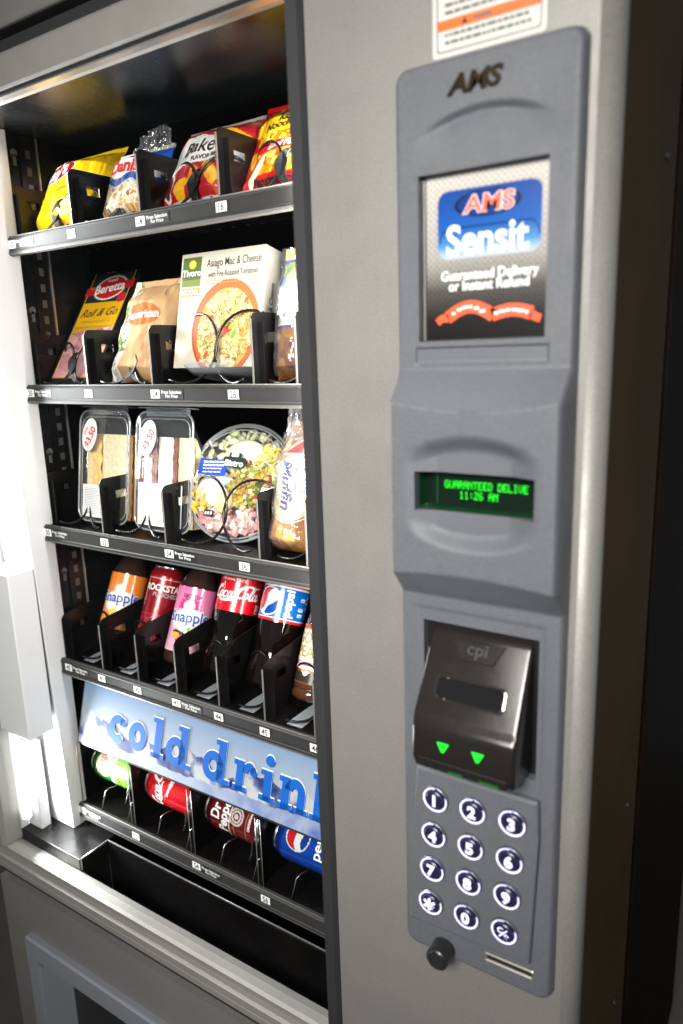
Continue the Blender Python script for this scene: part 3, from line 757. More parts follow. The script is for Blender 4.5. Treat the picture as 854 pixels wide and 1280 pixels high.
V = [(x, -0.0300, z) for x, _, z in ring_pts]+[(x*0.985+xc*0.015-0.0004, -0.0129, (z-1.326)*0.93+1.326) for x, _, z in ring_pts]; n = len(ring_pts)
V = [(x, -0.0225, z) for x, _, z in ring_pts]+V[n:]
mesh('display_rim', V, [(i, (i+1) % n, n+(i+1) % n, n+i) for i in range(n)], lcd_rim, CP)
box('display_divider', LCD[0]+0.0135, LCD[0]+0.0150, -0.0140, -0.0130, LCD[2]+0.004, LCD[3]-0.003, lcd_rim, CP)
glow = mat('green_display_glow', (0.0, 0.05, 0.0), 0.5, emit='#12ff1c', es=1.8)
def dots(name, s, x0, z0, ps, S):
    shs = []
    for ci, ch in enumerate(s):
        if ch == ' ': continue
        for r_, row in enumerate(DOT[ch].split()):
            for c_, b in enumerate(row):
                if b == '1': shs.append(xf(rrect2d(ps*0.98, ps*1.25), x0+ci*ps*6+c_*ps, z0-r_*ps*1.3))
    decal(name, join2d(*shs), S, 0.0, glow, CP)
SD = flatS(((LCD[0]+LCD[1])/2, -0.0131, (LCD[2]+LCD[3])/2))
dots('display_text', 'GUARANTEED DELIVE', -0.0335, 0.0078, 0.00076, SD)
dots('display_text', '11:26 AM', -0.0190, -0.0012, 0.00076, SD)

# bill validator
vx0, vx1 = -0.2905, -0.1905; vcx = (vx0+vx1)/2
vdark = mat('taupe_black_plastic', (0.013, 0.011, 0.010), 0.2, 0, 0.45, bump=0.08, bscale=800, smudge=0.03, sscale=30)
VP = node('bill_validator', CP) if False else CP
box('validator_recess_dark', VAL[0]-0.002, VAL[1]+0.002, -0.0018, -0.0003, VAL[2]-0.002, VAL[3]+0.002, mat('recess_black', (0.006, 0.006, 0.007), 0.5, 0, 0.3), CP)  # thin black plate over the door face, painting the recess's shade
prof = [(0.028, 1.1915), (-0.001, 1.1910), (-0.006, 1.1870), (-0.0445, 1.1155), (-0.0500, 1.1080), (-0.0520, 1.0760), (-0.0475, 1.0655), (0.010, 1.0630), (0.028, 1.0640)]
vb = prism('validator_body', prof, 'x', vx0, vx1, vdark, CP, bev=0.0042, seg=4)
for p in vb.data.polygons: p.use_smooth = True
try: vb.data.set_sharp_from_angle(angle=R(50))
except Exception: pass
# slope frame: from (-0.006,1.187) to (-0.0445,1.1155)
a_ = Vector((0, -0.0385, -0.0715)).normalized(); nrm = Vector((0, -a_.z*-1, a_.y*-1)); nrm = Vector((0, -0.0715, 0.0385)).normalized()
SV = flatS((vcx, -0.006-0.0385*0.5, 1.187-0.0715*0.5), (1, 0, 0), tuple(-a_), tuple(nrm))
# bill mouth: raised rounded rim round a glossy dark pocket
def loft2d(name, loops, m, S, parent, cap=True):
    V = []; F = []; n = len(loops[0][0])
    for pts, off in loops: V += [S(p[0], p[1], off) for p in pts]
    for k in range(len(loops)-1):
        for i in range(n): F.append((k*n+i, k*n+(i+1) % n, (k+1)*n+(i+1) % n, (k+1)*n+i))
    if cap: F.append(tuple((len(loops)-1)*n+i for i in range(n)))
    return mesh(name, V, F, m, parent, smooth=False)
def rrp(w, h, r, cx=0, cy=0, k=5): return [(x+cx, y+cy) for x, y in rrect2d(w, h, r, k)[0]]
loft2d('bill_mouth_rim', [(rrp(0.0700, 0.0235, 0.006, 0, -0.012), 0.0002), (rrp(0.0690, 0.0225, 0.006, 0, -0.012), 0.0016), (rrp(0.0665, 0.0200, 0.005, 0, -0.012), 0.0018), (rrp(0.0640, 0.0175, 0.004, 0, -0.012), 0.0004)],
       mat('polished_black_rim', (0.16, 0.14, 0.12), 0.10, 0.9), SV, CP, cap=False)
decal('bill_mouth', xf(rrect2d(0.0640, 0.0175, 0.004), 0, -0.012), SV, 0.0005, mat('glossy_black_lens', (0.008, 0.008, 0.009), 0.06, 0, 0.6), CP)
tr_ = [(-0.026, 0.0355), (0.026, 0.0355), (0.017, 0.0165), (-0.015, 0.0165)]
loft2d('badge_plate', [(tr_, 0.0002), ([(x*0.97, 0.026+(y-0.026)*0.94) for x, y in tr_], 0.0012)], vdark, SV, CP)
decal('badge_lettering', xf(text2d('cpi', 0.0165, 0.01, sx=1.1), 0, 0.0265), SV, 0.0015, mat('badge_grey', (0.004, 0.004, 0.004), 0.5), CP)
led = mat('green_led', (0.0, 0.1, 0.0), 0.4, emit='#20ff35', es=1.6)
SF = flatS((vcx, -0.0512, 1.0915), (1, 0, 0), (0, 0.0625, 0.998), (0, -0.998, 0.0625))
for dx in (-0.0175, 0.0165):
    loft2d('indicator_arrow', [([(dx-0.0062, 0.0048), (dx+0.0062, 0.0048), (dx+0.001, -0.0046), (dx-0.001, -0.0046)], -0.0005), ([(dx-0.0056, 0.0044), (dx+0.0056, 0.0044), (dx+0.001, -0.0042), (dx-0.001, -0.0042)], 0.0006)], led, SF, CP)
loft2d('coin_tooth_slot', [(rrp(0.090, 0.0085, 0.002, 0, -0.0185), 0.0003), (rrp(0.088, 0.0065, 0.002, 0, -0.0185), 0.0006)], mat('slot_black', (0.006, 0.006, 0.006), 0.4), SF, CP)
for i in range(9):
    decal('slot_tooth', xf(rrect2d(0.004, 0.0055), -0.038+i*0.0095, -0.0185), SF, 0.0008, vdark, CP)
gl2 = mat('dim_green_glow', (0.0, 0.03, 0.01), 0.4, emit='#0aa52a', es=0.35)
for dx, ww in ((-0.004, 0.014), (0.028, 0.018)): decal('slot_glow', xf(rrect2d(ww, 0.0022), dx, -0.0215), SF, 0.0010, gl2, CP)

# keypad plate and keys
kp = [(-0.3025, 1.0420), (-0.1790, 1.0420), (-0.1765, 1.0000), (-0.1815, 0.8600), (-0.3135, 0.8600)]
kp = [(-0.3020, 1.0430), (-0.1780, 1.0430), (-0.1765, 1.0050), (-0.1820, 0.8640), (-0.3120, 0.8600), (-0.3100, 0.9200)]
prism('keypad_plate', kp, 'y', -0.0195, -0.0105, bezel_mat, CP, bev=0.003, seg=3)
key_ring = mat('navy_key_ring', (0.012, 0.014, 0.040), 0.3, 0.0)
key_lit = mat('lit_key_legend', (0.6, 0.6, 0.75), 0.4, emit='#c4c8ff', es=1.05)
keys = ['1', '2', '3', '4', '5', '6', '7', '8', '9', '*', '0', 'C']
ka = (-0.2790, 1.0135); 
for i, ch in enumerate(keys):
    r_, c_ = divmod(i, 3); kx = -0.2800+0.0395*c_-0.0021*r_*0.9; kz = 1.0135-0.0405*r_+0.0012*c_
    K = node('key', CP) if False else None
    bm = bmesh.new()
    prof = [(0.0138, 0.0), (0.0138, 0.0022), (0.0134, 0.0031), (0.0129, 0.0034), (0.0112, 0.0030), (0.0102, 0.0024), (0.0096, 0.0044), (0.0086, 0.0052), (0.0001, 0.0052)]
    V = []; F = []; FM = []; n = 32
    for (r, d_) in prof:
        for j in range(n): a = 2*math.pi*j/n; V.append((kx+r*math.cos(a), -0.0195-d_, kz+r*math.sin(a)))
    mi_of = [1, 1, 0, 0, 0, 0, 1, 0]
    for q in range(len(prof)-1):
        for j in range(n):
            F.append((q*n+j, q*n+(j+1) % n, (q+1)*n+(j+1) % n, (q+1)*n+j))
            a = (360*(j+0.5)/n) % 360
            FM.append(2 if (q == 3 and not (28 < a < 88)) else (1 if q in (0, 1, 2) else 0))
    # legend in the same mesh
    sg = text2d(ch, 0.0165, 0.045) if ch != 'C' else join2d(xf(text2d('C', 0.0085, 0.03), -0.0030, 0.0028), xf(rrect2d(0.0012, 0.0125), 0, 0, -42), xf(text2d('*', 0.0125, 0.03), 0.0032, -0.0028))
    if ch == '*': sg = text2d('*', 0.030, 0.02)
    o = len(V)
    for p in sg[0]: V.append((kx+p[0], -0.0195-0.0055, kz+p[1]))
    for q in sg[1]: F.append(tuple(k+o for k in q)); FM.append(2)
    mesh('key', V, F, key_ring, CP, smooth=False, mats=[key_ring, mat('key_rim_metal', (0.22, 0.23, 0.30), 0.32, 0.8), key_lit], fmi=FM)
# coin return knob and slot
bm = bmesh.new(); bmesh.ops.create_cone(bm, cap_ends=True, segments=28, radius1=0.0125, radius2=0.0120, depth=0.022)
bmesh.ops.bevel(bm, geom=[e for e in bm.edges if len(e.link_faces) == 2 and e.calc_face_angle() > 1], offset=0.0025, segments=3, affect='EDGES')
bmesh.ops.rotate(bm, verts=bm.verts, matrix=Matrix.Rotation(R(90), 3, 'X')); bmesh.ops.translate(bm, verts=bm.verts, vec=(-0.2740, -0.0235, 0.8360))
kn = bm_obj('return_knob', bm, black_plastic, CP)
loft2d('card_slot', [(rrp(0.052, 0.0095, 0.002), 0.0003), (rrp(0.050, 0.0080, 0.0015), 0.0012), (rrp(0.047, 0.0055, 0.001), 0.0004)], edge_steel, flatS((-0.2045, -0.0122, 0.8480), (1, 0, 0.03), (-0.03, 0, 1)), CP)
decal('card_slot_mouth', rrect2d(0.046, 0.0030), flatS((-0.2035, -0.0130, 0.8500), (1, 0, 0.03), (-0.03, 0, 1)), 0.0012, black_print, CP)

# warning sticker above the bezel
SK = flatS((-0.2425, 0.0, 1.7120))
stk = mat('sticker_white', (0.55, 0.55, 0.52), 0.4)
loft2d('warning_sticker', [(rrp(0.0950, 0.0640, 0.004), 0.0003), (rrp(0.0945, 0.0635, 0.004), 0.0008)], stk, SK, CP)
v1, f1 = rrect2d(0.0865, 0.0560, 0.003); v2, _ = rrect2d(0.0850, 0.0545, 0.0028); n = len(v1)
decal('sticker_border', (np.vstack([v1, v2]), [(i, (i+1) % n, n+(i+1) % n, n+i) for i in range(n)]), SK, 0.0011, black_print, CP)
decal('sticker_band', xf(rrect2d(0.0850, 0.0075), 0, -0.0085), SK, 0.0011, orange_print, CP)
decal('sticker_symbol', xf(poly2d([(-0.0028, -0.0022), (0.0028, -0.0022), (0, 0.0028)]), -0.019, -0.0085), SK, 0.0014, black_print, CP)
rg = random.Random(4); bars = []
for row, yy in enumerate((0.019, 0.0125, 0.0055, 0.0000, -0.0160, -0.0215)):
    x = -0.036
    while x < 0.034:
        l = rg.uniform(0.002, 0.0075); bars.append(xf(rrect2d(l, 0.0021), x+l/2, yy)); x += l+0.0013
bars.append(xf(rrect2d(0.016, 0.0026), -0.004, -0.0085))
decal('sticker_lettering', join2d(*bars), SK, 0.0013, mat('sticker_ink', (0.12, 0.11, 0.10), 0.5), CP)

# ------------------------------------------------------------------ cold drinks sign (tilted printed panel above the can tray)
SG = node('cold_drinks_sign', VM)
sU = Vector((0, 0.029, 0.106)).normalized(); sN = Vector((0, -sU.z, sU.y))
SW, SHH = 0.595, 0.110
SS = flatS((-1.03, 0.10, 0.798), (1, 0, 0), tuple(sU), tuple(sN))
def S0(s, t, n): return SS(s, t, n)
bm = bmesh.new(); c8 = [SS(a, b, n) for n in (-0.0005, -0.006) for a, b in ((-0.003, -0.003), (SW+0.001, -0.003), (SW+0.001, SHH+0.003), (-0.003, SHH+0.003))]
vs = [bm.verts.new(c) for c in c8]
for q in ((0, 1, 2, 3), (7, 6, 5, 4), (0, 4, 5, 1), (1, 5, 6, 2), (2, 6, 7, 3), (3, 7, 4, 0)): bm.faces.new([vs[i] for i in q])
bm_obj('sign_panel', bm, black_plastic, SG)
def fbm(x, y, seed, sc, octv=4):
    out = np.zeros(len(x)); amp = 1.0; tot = 0
    for k in range(octv):
        out += amp*np.array([mnoise.noise(Vector((a*sc*2**k, b*sc*2**k, seed+k*3.1))) for a, b in zip(x, y)]); tot += amp; amp *= 0.55
    return out/tot
def mountains(p):
    t = np.clip(p.y/SHH, 0, 1)
    top = np.array(hx('#8fb2dc')); mid = np.array(hx('#cfdaea')); k = np.clip((t-0.40)/0.60, 0, 1)[:, None]
    p.c[:] = mid*(1-k)+top*k
    n1 = fbm(p.x, p.x*0, 3.0, 14); n2 = fbm(p.x, p.y, 9.0, 28); n3 = fbm(p.x, p.y*0.5, 5.0, 60, 3)
    ridge = 0.046+0.030*n1+0.008*np.sin(p.x*31)
    m_ = p.y < ridge
    u = n2+0.5*n3+0.9*np.sin((p.x*1.3+p.y*1.9)*42)*0.35
    snow = np.array(hx('#eef2f8')); blue = np.array(hx('#6a7fbe')); deep = np.array(hx('#2c4390'))
    q = np.clip((u+0.22)*2.8, 0, 1)[:, None]; q2 = np.clip((u-0.12)*3, 0, 1)[:, None]
    rock = ((snow*(1-q)+blue*q)*(1-q2)+deep*q2)*0.9
    p.c[m_] = rock[m_]
    # foreground glacier, bluer towards the right
    fg = 0.014+0.010*np.clip((p.x-0.25)/0.3, 0, 1)+0.012*fbm(p.x, p.x*0, 21.0, 18); mf = p.y < fg
    r_ = np.clip((p.x-0.22)/0.30, 0, 1)[:, None]; v = np.clip(n2*1.6+0.45, 0, 1)[:, None]
    g = (np.array(hx('#c4d0ea'))*(1-r_)+np.array(hx('#2f63c4'))*r_)*(1-v*0.6)+np.array(hx('#dfe8f5'))*v*0.6
    p.c[mf] = g[mf]
    p.c *= 0.56
x, y = grid(420, 84, 0, SW, 0, SHH); pt = Paint(x, y); mountains(pt)
mesh('sign_print', [SS(a, b, 0.0) for a, b in zip(x, y)], gfaces(420, 84), mat('printed_translucent_sheet', rough=0.6, attr=True, spec=0.25), SG, col=pt.c)
def arc2d(cx, cy, rx, ry, a0, a1, th, n=24):
    V = []; F = []
    for i in range(n+1):
        a = R(a0+(a1-a0)*i/n); c, s = math.cos(a), math.sin(a)
        V += [(cx+rx*c, cy+ry*s), (cx+(rx-th)*c, cy+(ry-th)*s)]
    for i in range(n): F.append((2*i, 2*i+1, 2*i+3, 2*i+2))
    return np.array(V), F
def rc(x0, x1, y0, y1): return np.array([(x0, y0), (x1, y0), (x1, y1), (x0, y1)]), [(0, 1, 2, 3)]
XH, AS, ST = 0.046, 0.0635, 0.0150
LET = {
 'c': (0.0430, [arc2d(0.0215, 0.0228, 0.0215, 0.0232, 42, 318, 0.0135), xf(ell2d(0.0072, 0.0068, 18), 0.0345, 0.0355)]),
 'o': (0.0420, [arc2d(0.0210, 0.0228, 0.0210, 0.0232, 0, 360, 0.0135, 36)]),
 'l': (0.0285, [rc(0.0065, 0.0215, 0.0, AS), rc(0.0, 0.0285, 0.0, 0.0075), rc(0.0005, 0.007, AS-0.0075, AS)]),
 'd': (0.0565, [arc2d(0.0210, 0.0220, 0.0210, 0.0225, 0, 360, 0.0130, 36), rc(0.0300, 0.0455, 0.0, AS), rc(0.0240, 0.0305, AS-0.0075, AS), rc(0.045, 0.0560, 0.0, 0.0075)]),
 'r': (0.0430, [rc(0.0055, 0.0200, 0, XH-0.001), rc(0, 0.0270, 0, 0.0075), rc(0, 0.0060, XH-0.0085, XH-0.001), arc2d(0.0300, 0.0285, 0.0135, 0.0170, 20, 178, 0.0105), xf(ell2d(0.0068, 0.0065, 18), 0.0372, 0.0335)]),
 'i': (0.0290, [rc(0.0070, 0.0215, 0, XH-0.002), rc(0, 0.0285, 0, 0.0075), rc(0.0005, 0.0075, XH-0.0095, XH-0.002), xf(ell2d(0.0083, 0.0080, 20), 0.0150, 0.0585)]),
 'n': (0.0520, [rc(0.0055, 0.0195, 0, XH-0.001), rc(0, 0.0250, 0, 0.0075), rc(0, 0.006, XH-0.0085, XH-0.001), arc2d(0.0285, 0.0270, 0.0180, 0.0190, 0, 175, 0.0130), rc(0.0335, 0.0465, 0, 0.0275), rc(0.0285, 0.0520, 0, 0.0075)]),
 'k': (0.0560, [rc(0.0055, 0.0195, 0, AS), rc(0, 0.0250, 0, 0.0075), rc(0, 0.006, AS-0.0075, AS), xf(rrect2d(0.013, 0.040), 0.031, 0.032, -52), xf(rrect2d(0.014, 0.032), 0.036, 0.014, 40), rc(0.030, 0.0555, 0, 0.0075)]),
 's': (0.0380, [xf(text2d('s', 0.085, 0.05), 0.019, 0.0225)])}
sblue = mat('sign_letter_blue', (0.003, 0.105, 0.47), 0.55, 0, 0.2); sshade = mat('sign_letter_outline', (0.015, 0.06, 0.22), 0.4); ssnow = mat('sign_letter_snow', (0.70, 0.74, 0.80), 0.5)
for ch, lx in (('c', 0.0745), ('o', 0.1236), ('l', 0.1782), ('d', 0.2111), ('d', 0.2912), ('r', 0.3532), ('i', 0.4040), ('n', 0.4386), ('k', 0.4950), ('s', 0.5520)):
    sh = join2d(*LET[ch][1])
    decal('sign_letter_shadow', xf(sh, lx+0.0012, 0.0224), S0, 0.0004, sshade, SG)
    decal('sign_letter_snow', xf(sh, lx+0.0003, 0.0252), S0, 0.0007, ssnow, SG)
    decal('sign_letter', xf(sh, lx, 0.0230), S0, 0.0010, sblue, SG)

# ------------------------------------------------------------------ products
def bag(name, label, loc, lean, wb, wt, h, th, paint, m, seed, yaw=0.0, group=None, shift=0.0, nx=110, ny=130, crimp=0.06, crk=0.0022, cat='snack bag', roll=0.0):
    t_ = thing(name, label, cat, loc, (R(-lean), R(roll), R(yaw)), group); wm = max(wb, wt)
    def f(s, t):
        v = t/h; a = max(0.0, 1-(2*s/wm)**2)
        env = min(1, max(0, (v)/0.10))**0.6*min(1, max(0, (1-crimp-v)/0.22))**0.8 if v < 1-crimp else 0.0
        b = th*a**0.55*env
        n = mnoise.noise(Vector((s*38, t*30, seed)))*crk*1.3+mnoise.noise(Vector((s*95, t*60, seed+5)))*crk*0.55
        n += crk*0.9*abs(mnoise.noise(Vector((s*150, t*22, seed+9))))*(1.2-a)
        if v >= 1-crimp: n = n*0.5+0.0006*math.sin(t*3400)
        return b+n
    def S(s, t, off):
        v = t/h; k = (wb+(wt-wb)*min(1, max(0, v))**0.8)/wm*(1-0.04*math.sin(math.pi*v))
        return (s*k+shift*v, -(f(s, t)+off), t)
    x, y = grid(nx, ny, -wm/2, wm/2, 0, h); p = Paint(x, y); paint(p)
    fv = [S(a, b, 0.0) for a, b in zip(x, y)]
    x2, y2 = grid(24, 30, -wm/2, wm/2, 0, h); bvv = []
    for a, b in zip(x2, y2): q = S(a, b, 0.0); bvv.append((q[0], -q[1]*0.7+0.0008, q[2]))
    mesh('front_film', fv, gfaces(nx, ny), m, t_, smooth=True, col=p.c)
    p2 = Paint(x2, y2); paint(p2)
    mesh('back_film', bvv, gfaces(24, 30, flip=True), m, t_, smooth=True, col=p2.c)
    return t_, S
def T(root, S, s, x, y, size, m, bold=0.02, rot=0, shear=0.0, sx=1.0, off=0.0006, line=1.0, name='lettering', spacing=1.0, ml=0.006):
    return decal(name, xf(text2d(s, size, bold, shear, sx=sx, line=line, spacing=spacing), x, y, rot), S, off, m, root, maxlen=ml)

# --- tray 1
def p_chips(p):
    p.fill('#f6c713'); p.ell(-0.026, 0.072, 0.034, 0.030, '#f39a12'); p.ell(-0.026, 0.073, 0.032, 0.028, '#f8b51c')
    p.band(lambda x: 0.080+0.22*(x+0.012), lambda x: 0.106+0.18*(x+0.012), '#f6c713')
    m_ = p.inell(-0.024, 0.0885, 0.043, 0.0155, 14); p.put(m_, '#ffffff'); p.put(p.inell(-0.024, 0.0885, 0.041, 0.0138, 14), '#b3121f')
    p.ell(0.030, 0.028, 0.022, 0.016, '#f7d77a'); p.noise(0.05, 60)
r_, S = bag('chip_bag', 'yellow potato chip bag leaning in the top tray beside the left wall', (-0.980, 0.150, ZF1+0.004), 29, 0.128, 0.156, 0.144, 0.034, p_chips, printed_foil, 1.5, group='snack bags in the top tray')
T(r_, S, "Lay's", -0.026, 0.0875, 0.030, white_print, 0.035, rot=14, shear=0.2)
T(r_, S, 'CLASSIC', 0.006, 0.058, 0.008, red_print, 0.02, rot=8)
def p_yel(p): p.fill('#efc21a'); p.ell(0, 0.075, 0.03, 0.02, '#d8a010'); p.noise(0.06, 50)
bag('chip_bag', 'second yellow chip bag, only its top corner showing behind the front one', (-0.955, 0.245, ZF1+0.004), 20, 0.125, 0.140, 0.130, 0.022, p_yel, printed_foil, 4.2, nx=50, ny=60, group='snack bags in the top tray')
def p_crack(p):
    p.fill('#d9c3a0'); p.cells(p.y < 0.052, ['#c89a5c', '#b9863f', '#e0bd86', '#d8cdb8', '#a9742f'], 0.008, 3, '#efe6d6', 0.10)
    p.put(p.y > 0.052, '#e9ebee'); p.band(lambda x: 0.0445+0.005*np.sin(x*120), lambda x: 0.0545+0.005*np.sin(x*120), '#2b4f8f')
    p.band(lambda x: 0.0415+0.005*np.sin(x*120), lambda x: 0.0445+0.005*np.sin(x*120), '#9fb4cf')
    p.band(lambda x: 0.0800+0.10*x, lambda x: 0.0960+0.16*x, '#1453b4'); p.put(p.y > 0.103, '#d8d0be'); p.noise(0.08, 90)
r_, S = bag('cracker_bag', 'white and blue cracker bag with a clear crumpled top, second in the top tray', (-0.828, 0.146, ZF1+0.004), 22, 0.110, 0.112, 0.110, 0.030, p_crack, printed_wrap, 7.7, group='snack bags in the top tray')
T(r_, S, 'Danish', 0.002, 0.0690, 0.026, red_print, 0.035, shear=0.1)
# crumpled clear head of the cracker bag
V = []; F = []; nn = 22
for j in range(9):
    for i in range(nn):
        s = (i/(nn-1)-0.5); v = j/8; x = s*0.080*(1-0.45*v)+0.020+0.006*v; zz = 0.100+0.040*v*(1-0.5*abs(s))+0.006*mnoise.noise(Vector((i*0.9, j*0.4, 3)))
        V.append((x, -0.007+0.012*mnoise.noise(Vector((i*0.7, j*0.5, 8))), zz))
for j in range(8):
    for i in range(nn-1): F.append((j*nn+i, j*nn+i+1, (j+1)*nn+i+1, (j+1)*nn+i))
mesh('clear_top', V, F, clear_mat('grey_crumpled_film', (0.90, 0.90, 0.88), 0.16, 0.12, haze=0.10, bump=0.8, bscale=120), r_, smooth=False)
def p_baked(p):
    p.fill('#a8202a'); p.put(p.y > 0.098, '#9c4a36'); p.put((p.y > 0.098) & (((p.y*260) % 1) < 0.45), '#b9624a')
    p.band(lambda x: 0.098-0.03*x, lambda x: 0.116-0.04*x, '#b5242c'); p.put((p.y > 0.118), '#a65a45'); p.put((p.y > 0.132), '#d9cfc8')
    p.put((p.y > 0.119) & (p.y < 0.131) & (((p.y*420) % 1) < 0.4), '#c77f66')
    p.band(lambda x: 0.054+0.05*x-2.2*x*x, lambda x: 0.096-0.16*x-3.0*x*x, '#eceae6')
    p.poly([(0.020, 0.090), (0.062, 0.079), (0.066, 0.096), (0.030, 0.104)], '#e9a21b')
    p.ell(-0.052, 0.030, 0.013, 0.024, '#e8e2dc', 22); p.ell(-0.052, 0.029, 0.0105, 0.020, '#7a2418', 22)
    for a, b, rx, ry, ro, c in ((0.002, 0.030, 0.010, 0.021, 28, '#e98f1c'), (0.030, 0.034, 0.009, 0.028, 42, '#f0a02a'), (0.036, 0.030, 0.005, 0.024, 42, '#f6c04b'), (-0.018, 0.018, 0.012, 0.015, -20, '#f2b01e'), (0.054, 0.015, 0.014, 0.012, 10, '#c05538')): p.ell(a, b, rx, ry, c, ro)
    p.put(p.y < 0.006, '#ddd6d0'); p.noise(0.06, 70)
r_, S = bag('chip_bag', 'red and white baked chip bag with striped brown top, third in the top tray', (-0.702, 0.150, ZF1+0.004), 31, 0.138, 0.144, 0.140, 0.030, p_baked, printed_foil, 11.3, group='snack bags in the top tray')
T(r_, S, 'Baked', 0.004, 0.0785, 0.029, mat('brown_black_print', (0.02, 0.012, 0.01), 0.5), 0.012, rot=3, shear=0.25)
T(r_, S, 'FLAVOR BBQ', 0.012, 0.0610, 0.0085, black_print, 0.03, rot=6)
def p_ramen(p):
    p.fill('#f3c21c'); p.put(p.y < 0.018, '#c9161c'); p.put(p.y < 0.006, '#20100c')
    m_ = (p.y > 0.018) & (p.y < 0.078); p.cells(m_, ['#e7a21a', '#f2c13c', '#d98a12', '#f6d061', '#c9761a'], 0.006, 5, '#a8590f', 0.10)
    p.band(lambda x: 0.050+0.06*x, lambda x: 0.0635+0.06*x, '#d3141c'); p.poly([(-0.07, 0.018), (-0.030, 0.018), (-0.052, 0.080), (-0.07, 0.085)], '#cf1a1e')
    p.ell(-0.046, 0.036, 0.011, 0.024, '#a8481c', 18); p.ell(-0.048, 0.044, 0.006, 0.014, '#e9a23a', 18); p.ell(-0.034, 0.026, 0.006, 0.022, '#f2e6c2', -24)
    p.put(p.y > 0.132, '#cf1a1e'); p.put((p.x < -0.052) & (p.y > 0.100), '#cf1a1e'); p.noise(0.05, 60)
r_, S = bag('noodle_bag', 'yellow and red instant noodle bag at the right end of the top tray', (-0.566, 0.150, ZF1+0.004), 29, 0.135, 0.136, 0.142, 0.024, p_ramen, printed_wrap, 15.1, group='snack bags in the top tray', roll=1)
T(r_, S, 'Maruchan', 0.012, 0.122, 0.022, black_print, 0.05, rot=4, sx=0.95)
decal('logo_swirl', join2d(xf(ell2d(0.0105, 0.0105, 26, 0.80), -0.0440, 0.1165), xf(ell2d(0.0065, 0.0065, 26, 0.70), -0.0430, 0.1165)), S, 0.0006, black_print, r_, maxlen=0.006)
T(r_, S, 'Ramen\nNoodle Soup', 0.000, 0.0925, 0.0145, black_print, 0.03, rot=4, shear=0.25, line=0.75)
T(r_, S, 'Beef Flavor', 0.006, 0.0570, 0.0125, white_print, 0.03, rot=4, shear=0.2)
T(r_, S, 'Maruchan Ramen', 0.0, 0.0105, 0.0105, black_print, 0.05, sx=0.95)

# --- tray 2
def slab(name, parent, w, h, d, paint, m, nx, ny, edge_m, r=0.004):
    x, y = grid(nx, ny, -w/2, w/2, 0, h); p = Paint(x, y); paint(p)
    bm = bmesh.new(); bm_box(bm, -w/2, w/2, 0.0003, d, 0, h, min(r, d*0.3)); bm_obj(name, bm, edge_m, parent)
    mesh('front_print', [(a, -0.0002, b) for a, b in zip(x, y)], gfaces(nx, ny), m, parent, col=p.c)
    return flatS((0, -0.0002, 0))
r_ = thing('salami_pack', 'black and yellow deli salami pack leaning tall beside the left wall', 'deli pack', (-0.986, 0.132, ZF2+0.004), (R(-33), 0, 0), 'packs in the second tray')
W, HH = 0.112, 0.258
def p_sal(p):
    p.fill('#1d1b1c'); inn = (np.abs(p.x) < 0.0485) & (p.y > 0.012) & (p.y < 0.222)
    p.put((np.abs(p.x) < 0.0505) & (p.y > 0.010) & (p.y < 0.224), '#b58a2a'); p.put(inn, '#2b292b')
    mm = inn & (p.y < 0.110); p.cells(mm, ['#d98e93', '#e3a6a8', '#c97a80', '#eec4c0', '#d58a8a'], 0.018, 4, '#b9646c', 0.03)
    p.cells(mm & (p.y > 0.078) & (p.x > -0.01), ['#e3a08c', '#f0d9c8', '#d98a70', '#e8702a', '#c96a68'], 0.010, 8)
    p.put(mm & (((p.x*70+p.y*22) % 1) < 0.04), '#c06a72')
    p.band(lambda x: 0.098+0.10*x, lambda x: 0.150+0.0*x, '#e6ad16'); p.put(~((np.abs(p.x) < 0.0485)) & (np.abs(p.x) < 0.0505) & (p.y > 0.010) & (p.y < 0.224), '#c79a30')
    p.put(np.abs(p.x) > 0.0505, '#141314')
    p.ell(0.002, 0.178, 0.0400, 0.0250, '#1d6a3a', 6); p.ell(0.002, 0.178, 0.0375, 0.0228, '#f2efe9', 6); p.ell(0.002, 0.178, 0.0350, 0.0205, '#c3202a', 6)
    p.band(lambda x: 0.1700+0.1*x, lambda x: 0.1860+0.1*x, '#c3202a')
    p.ell(0.038, 0.1575, 0.0098, 0.0098, '#c8203a')
S = slab('tray_shell', r_, W, HH, 0.016, p_sal, printed_gloss, 110, 230, black_plastic)
T(r_, S, 'Beretta', 0.002, 0.178, 0.0235, white_print, 0.025, rot=6, off=0.0004)
T(r_, S, 'Fratelli', 0.002, 0.1925, 0.008, white_print, 0.02, rot=6, off=0.0004)
T(r_, S, 'Roll & Go', 0.000, 0.131, 0.0215, black_print, 0.005, rot=2, shear=0.5, off=0.0004)
T(r_, S, 'SALUMERIA', 0.004, 0.2120, 0.0085, gold_print, 0.01, rot=3, off=0.0004, spacing=1.2)
T(r_, S, '1812', -0.041, 0.1790, 0.0070, gold_print, 0.02, off=0.0004); T(r_, S, 'NEW', 0.0370, 0.2165, 0.0085, gold_print, 0.03, off=0.0004)
decal('hang_hole', join2d(xf(rrect2d(0.024, 0.0045, 0.002), 0, 0.2325), xf(ell2d(0.0045, 0.0045, 16), 0, 0.2350)), S, 0.0004, grey_print, r_)
decal('gold_line', join2d(*[xf(rrect2d(0.070, 0.0008), 0, z_) for z_ in (0.1125, 0.1145)]), S, 0.0004, mat('dark_gold_print', (0.35, 0.20, 0.02), 0.4), r_)
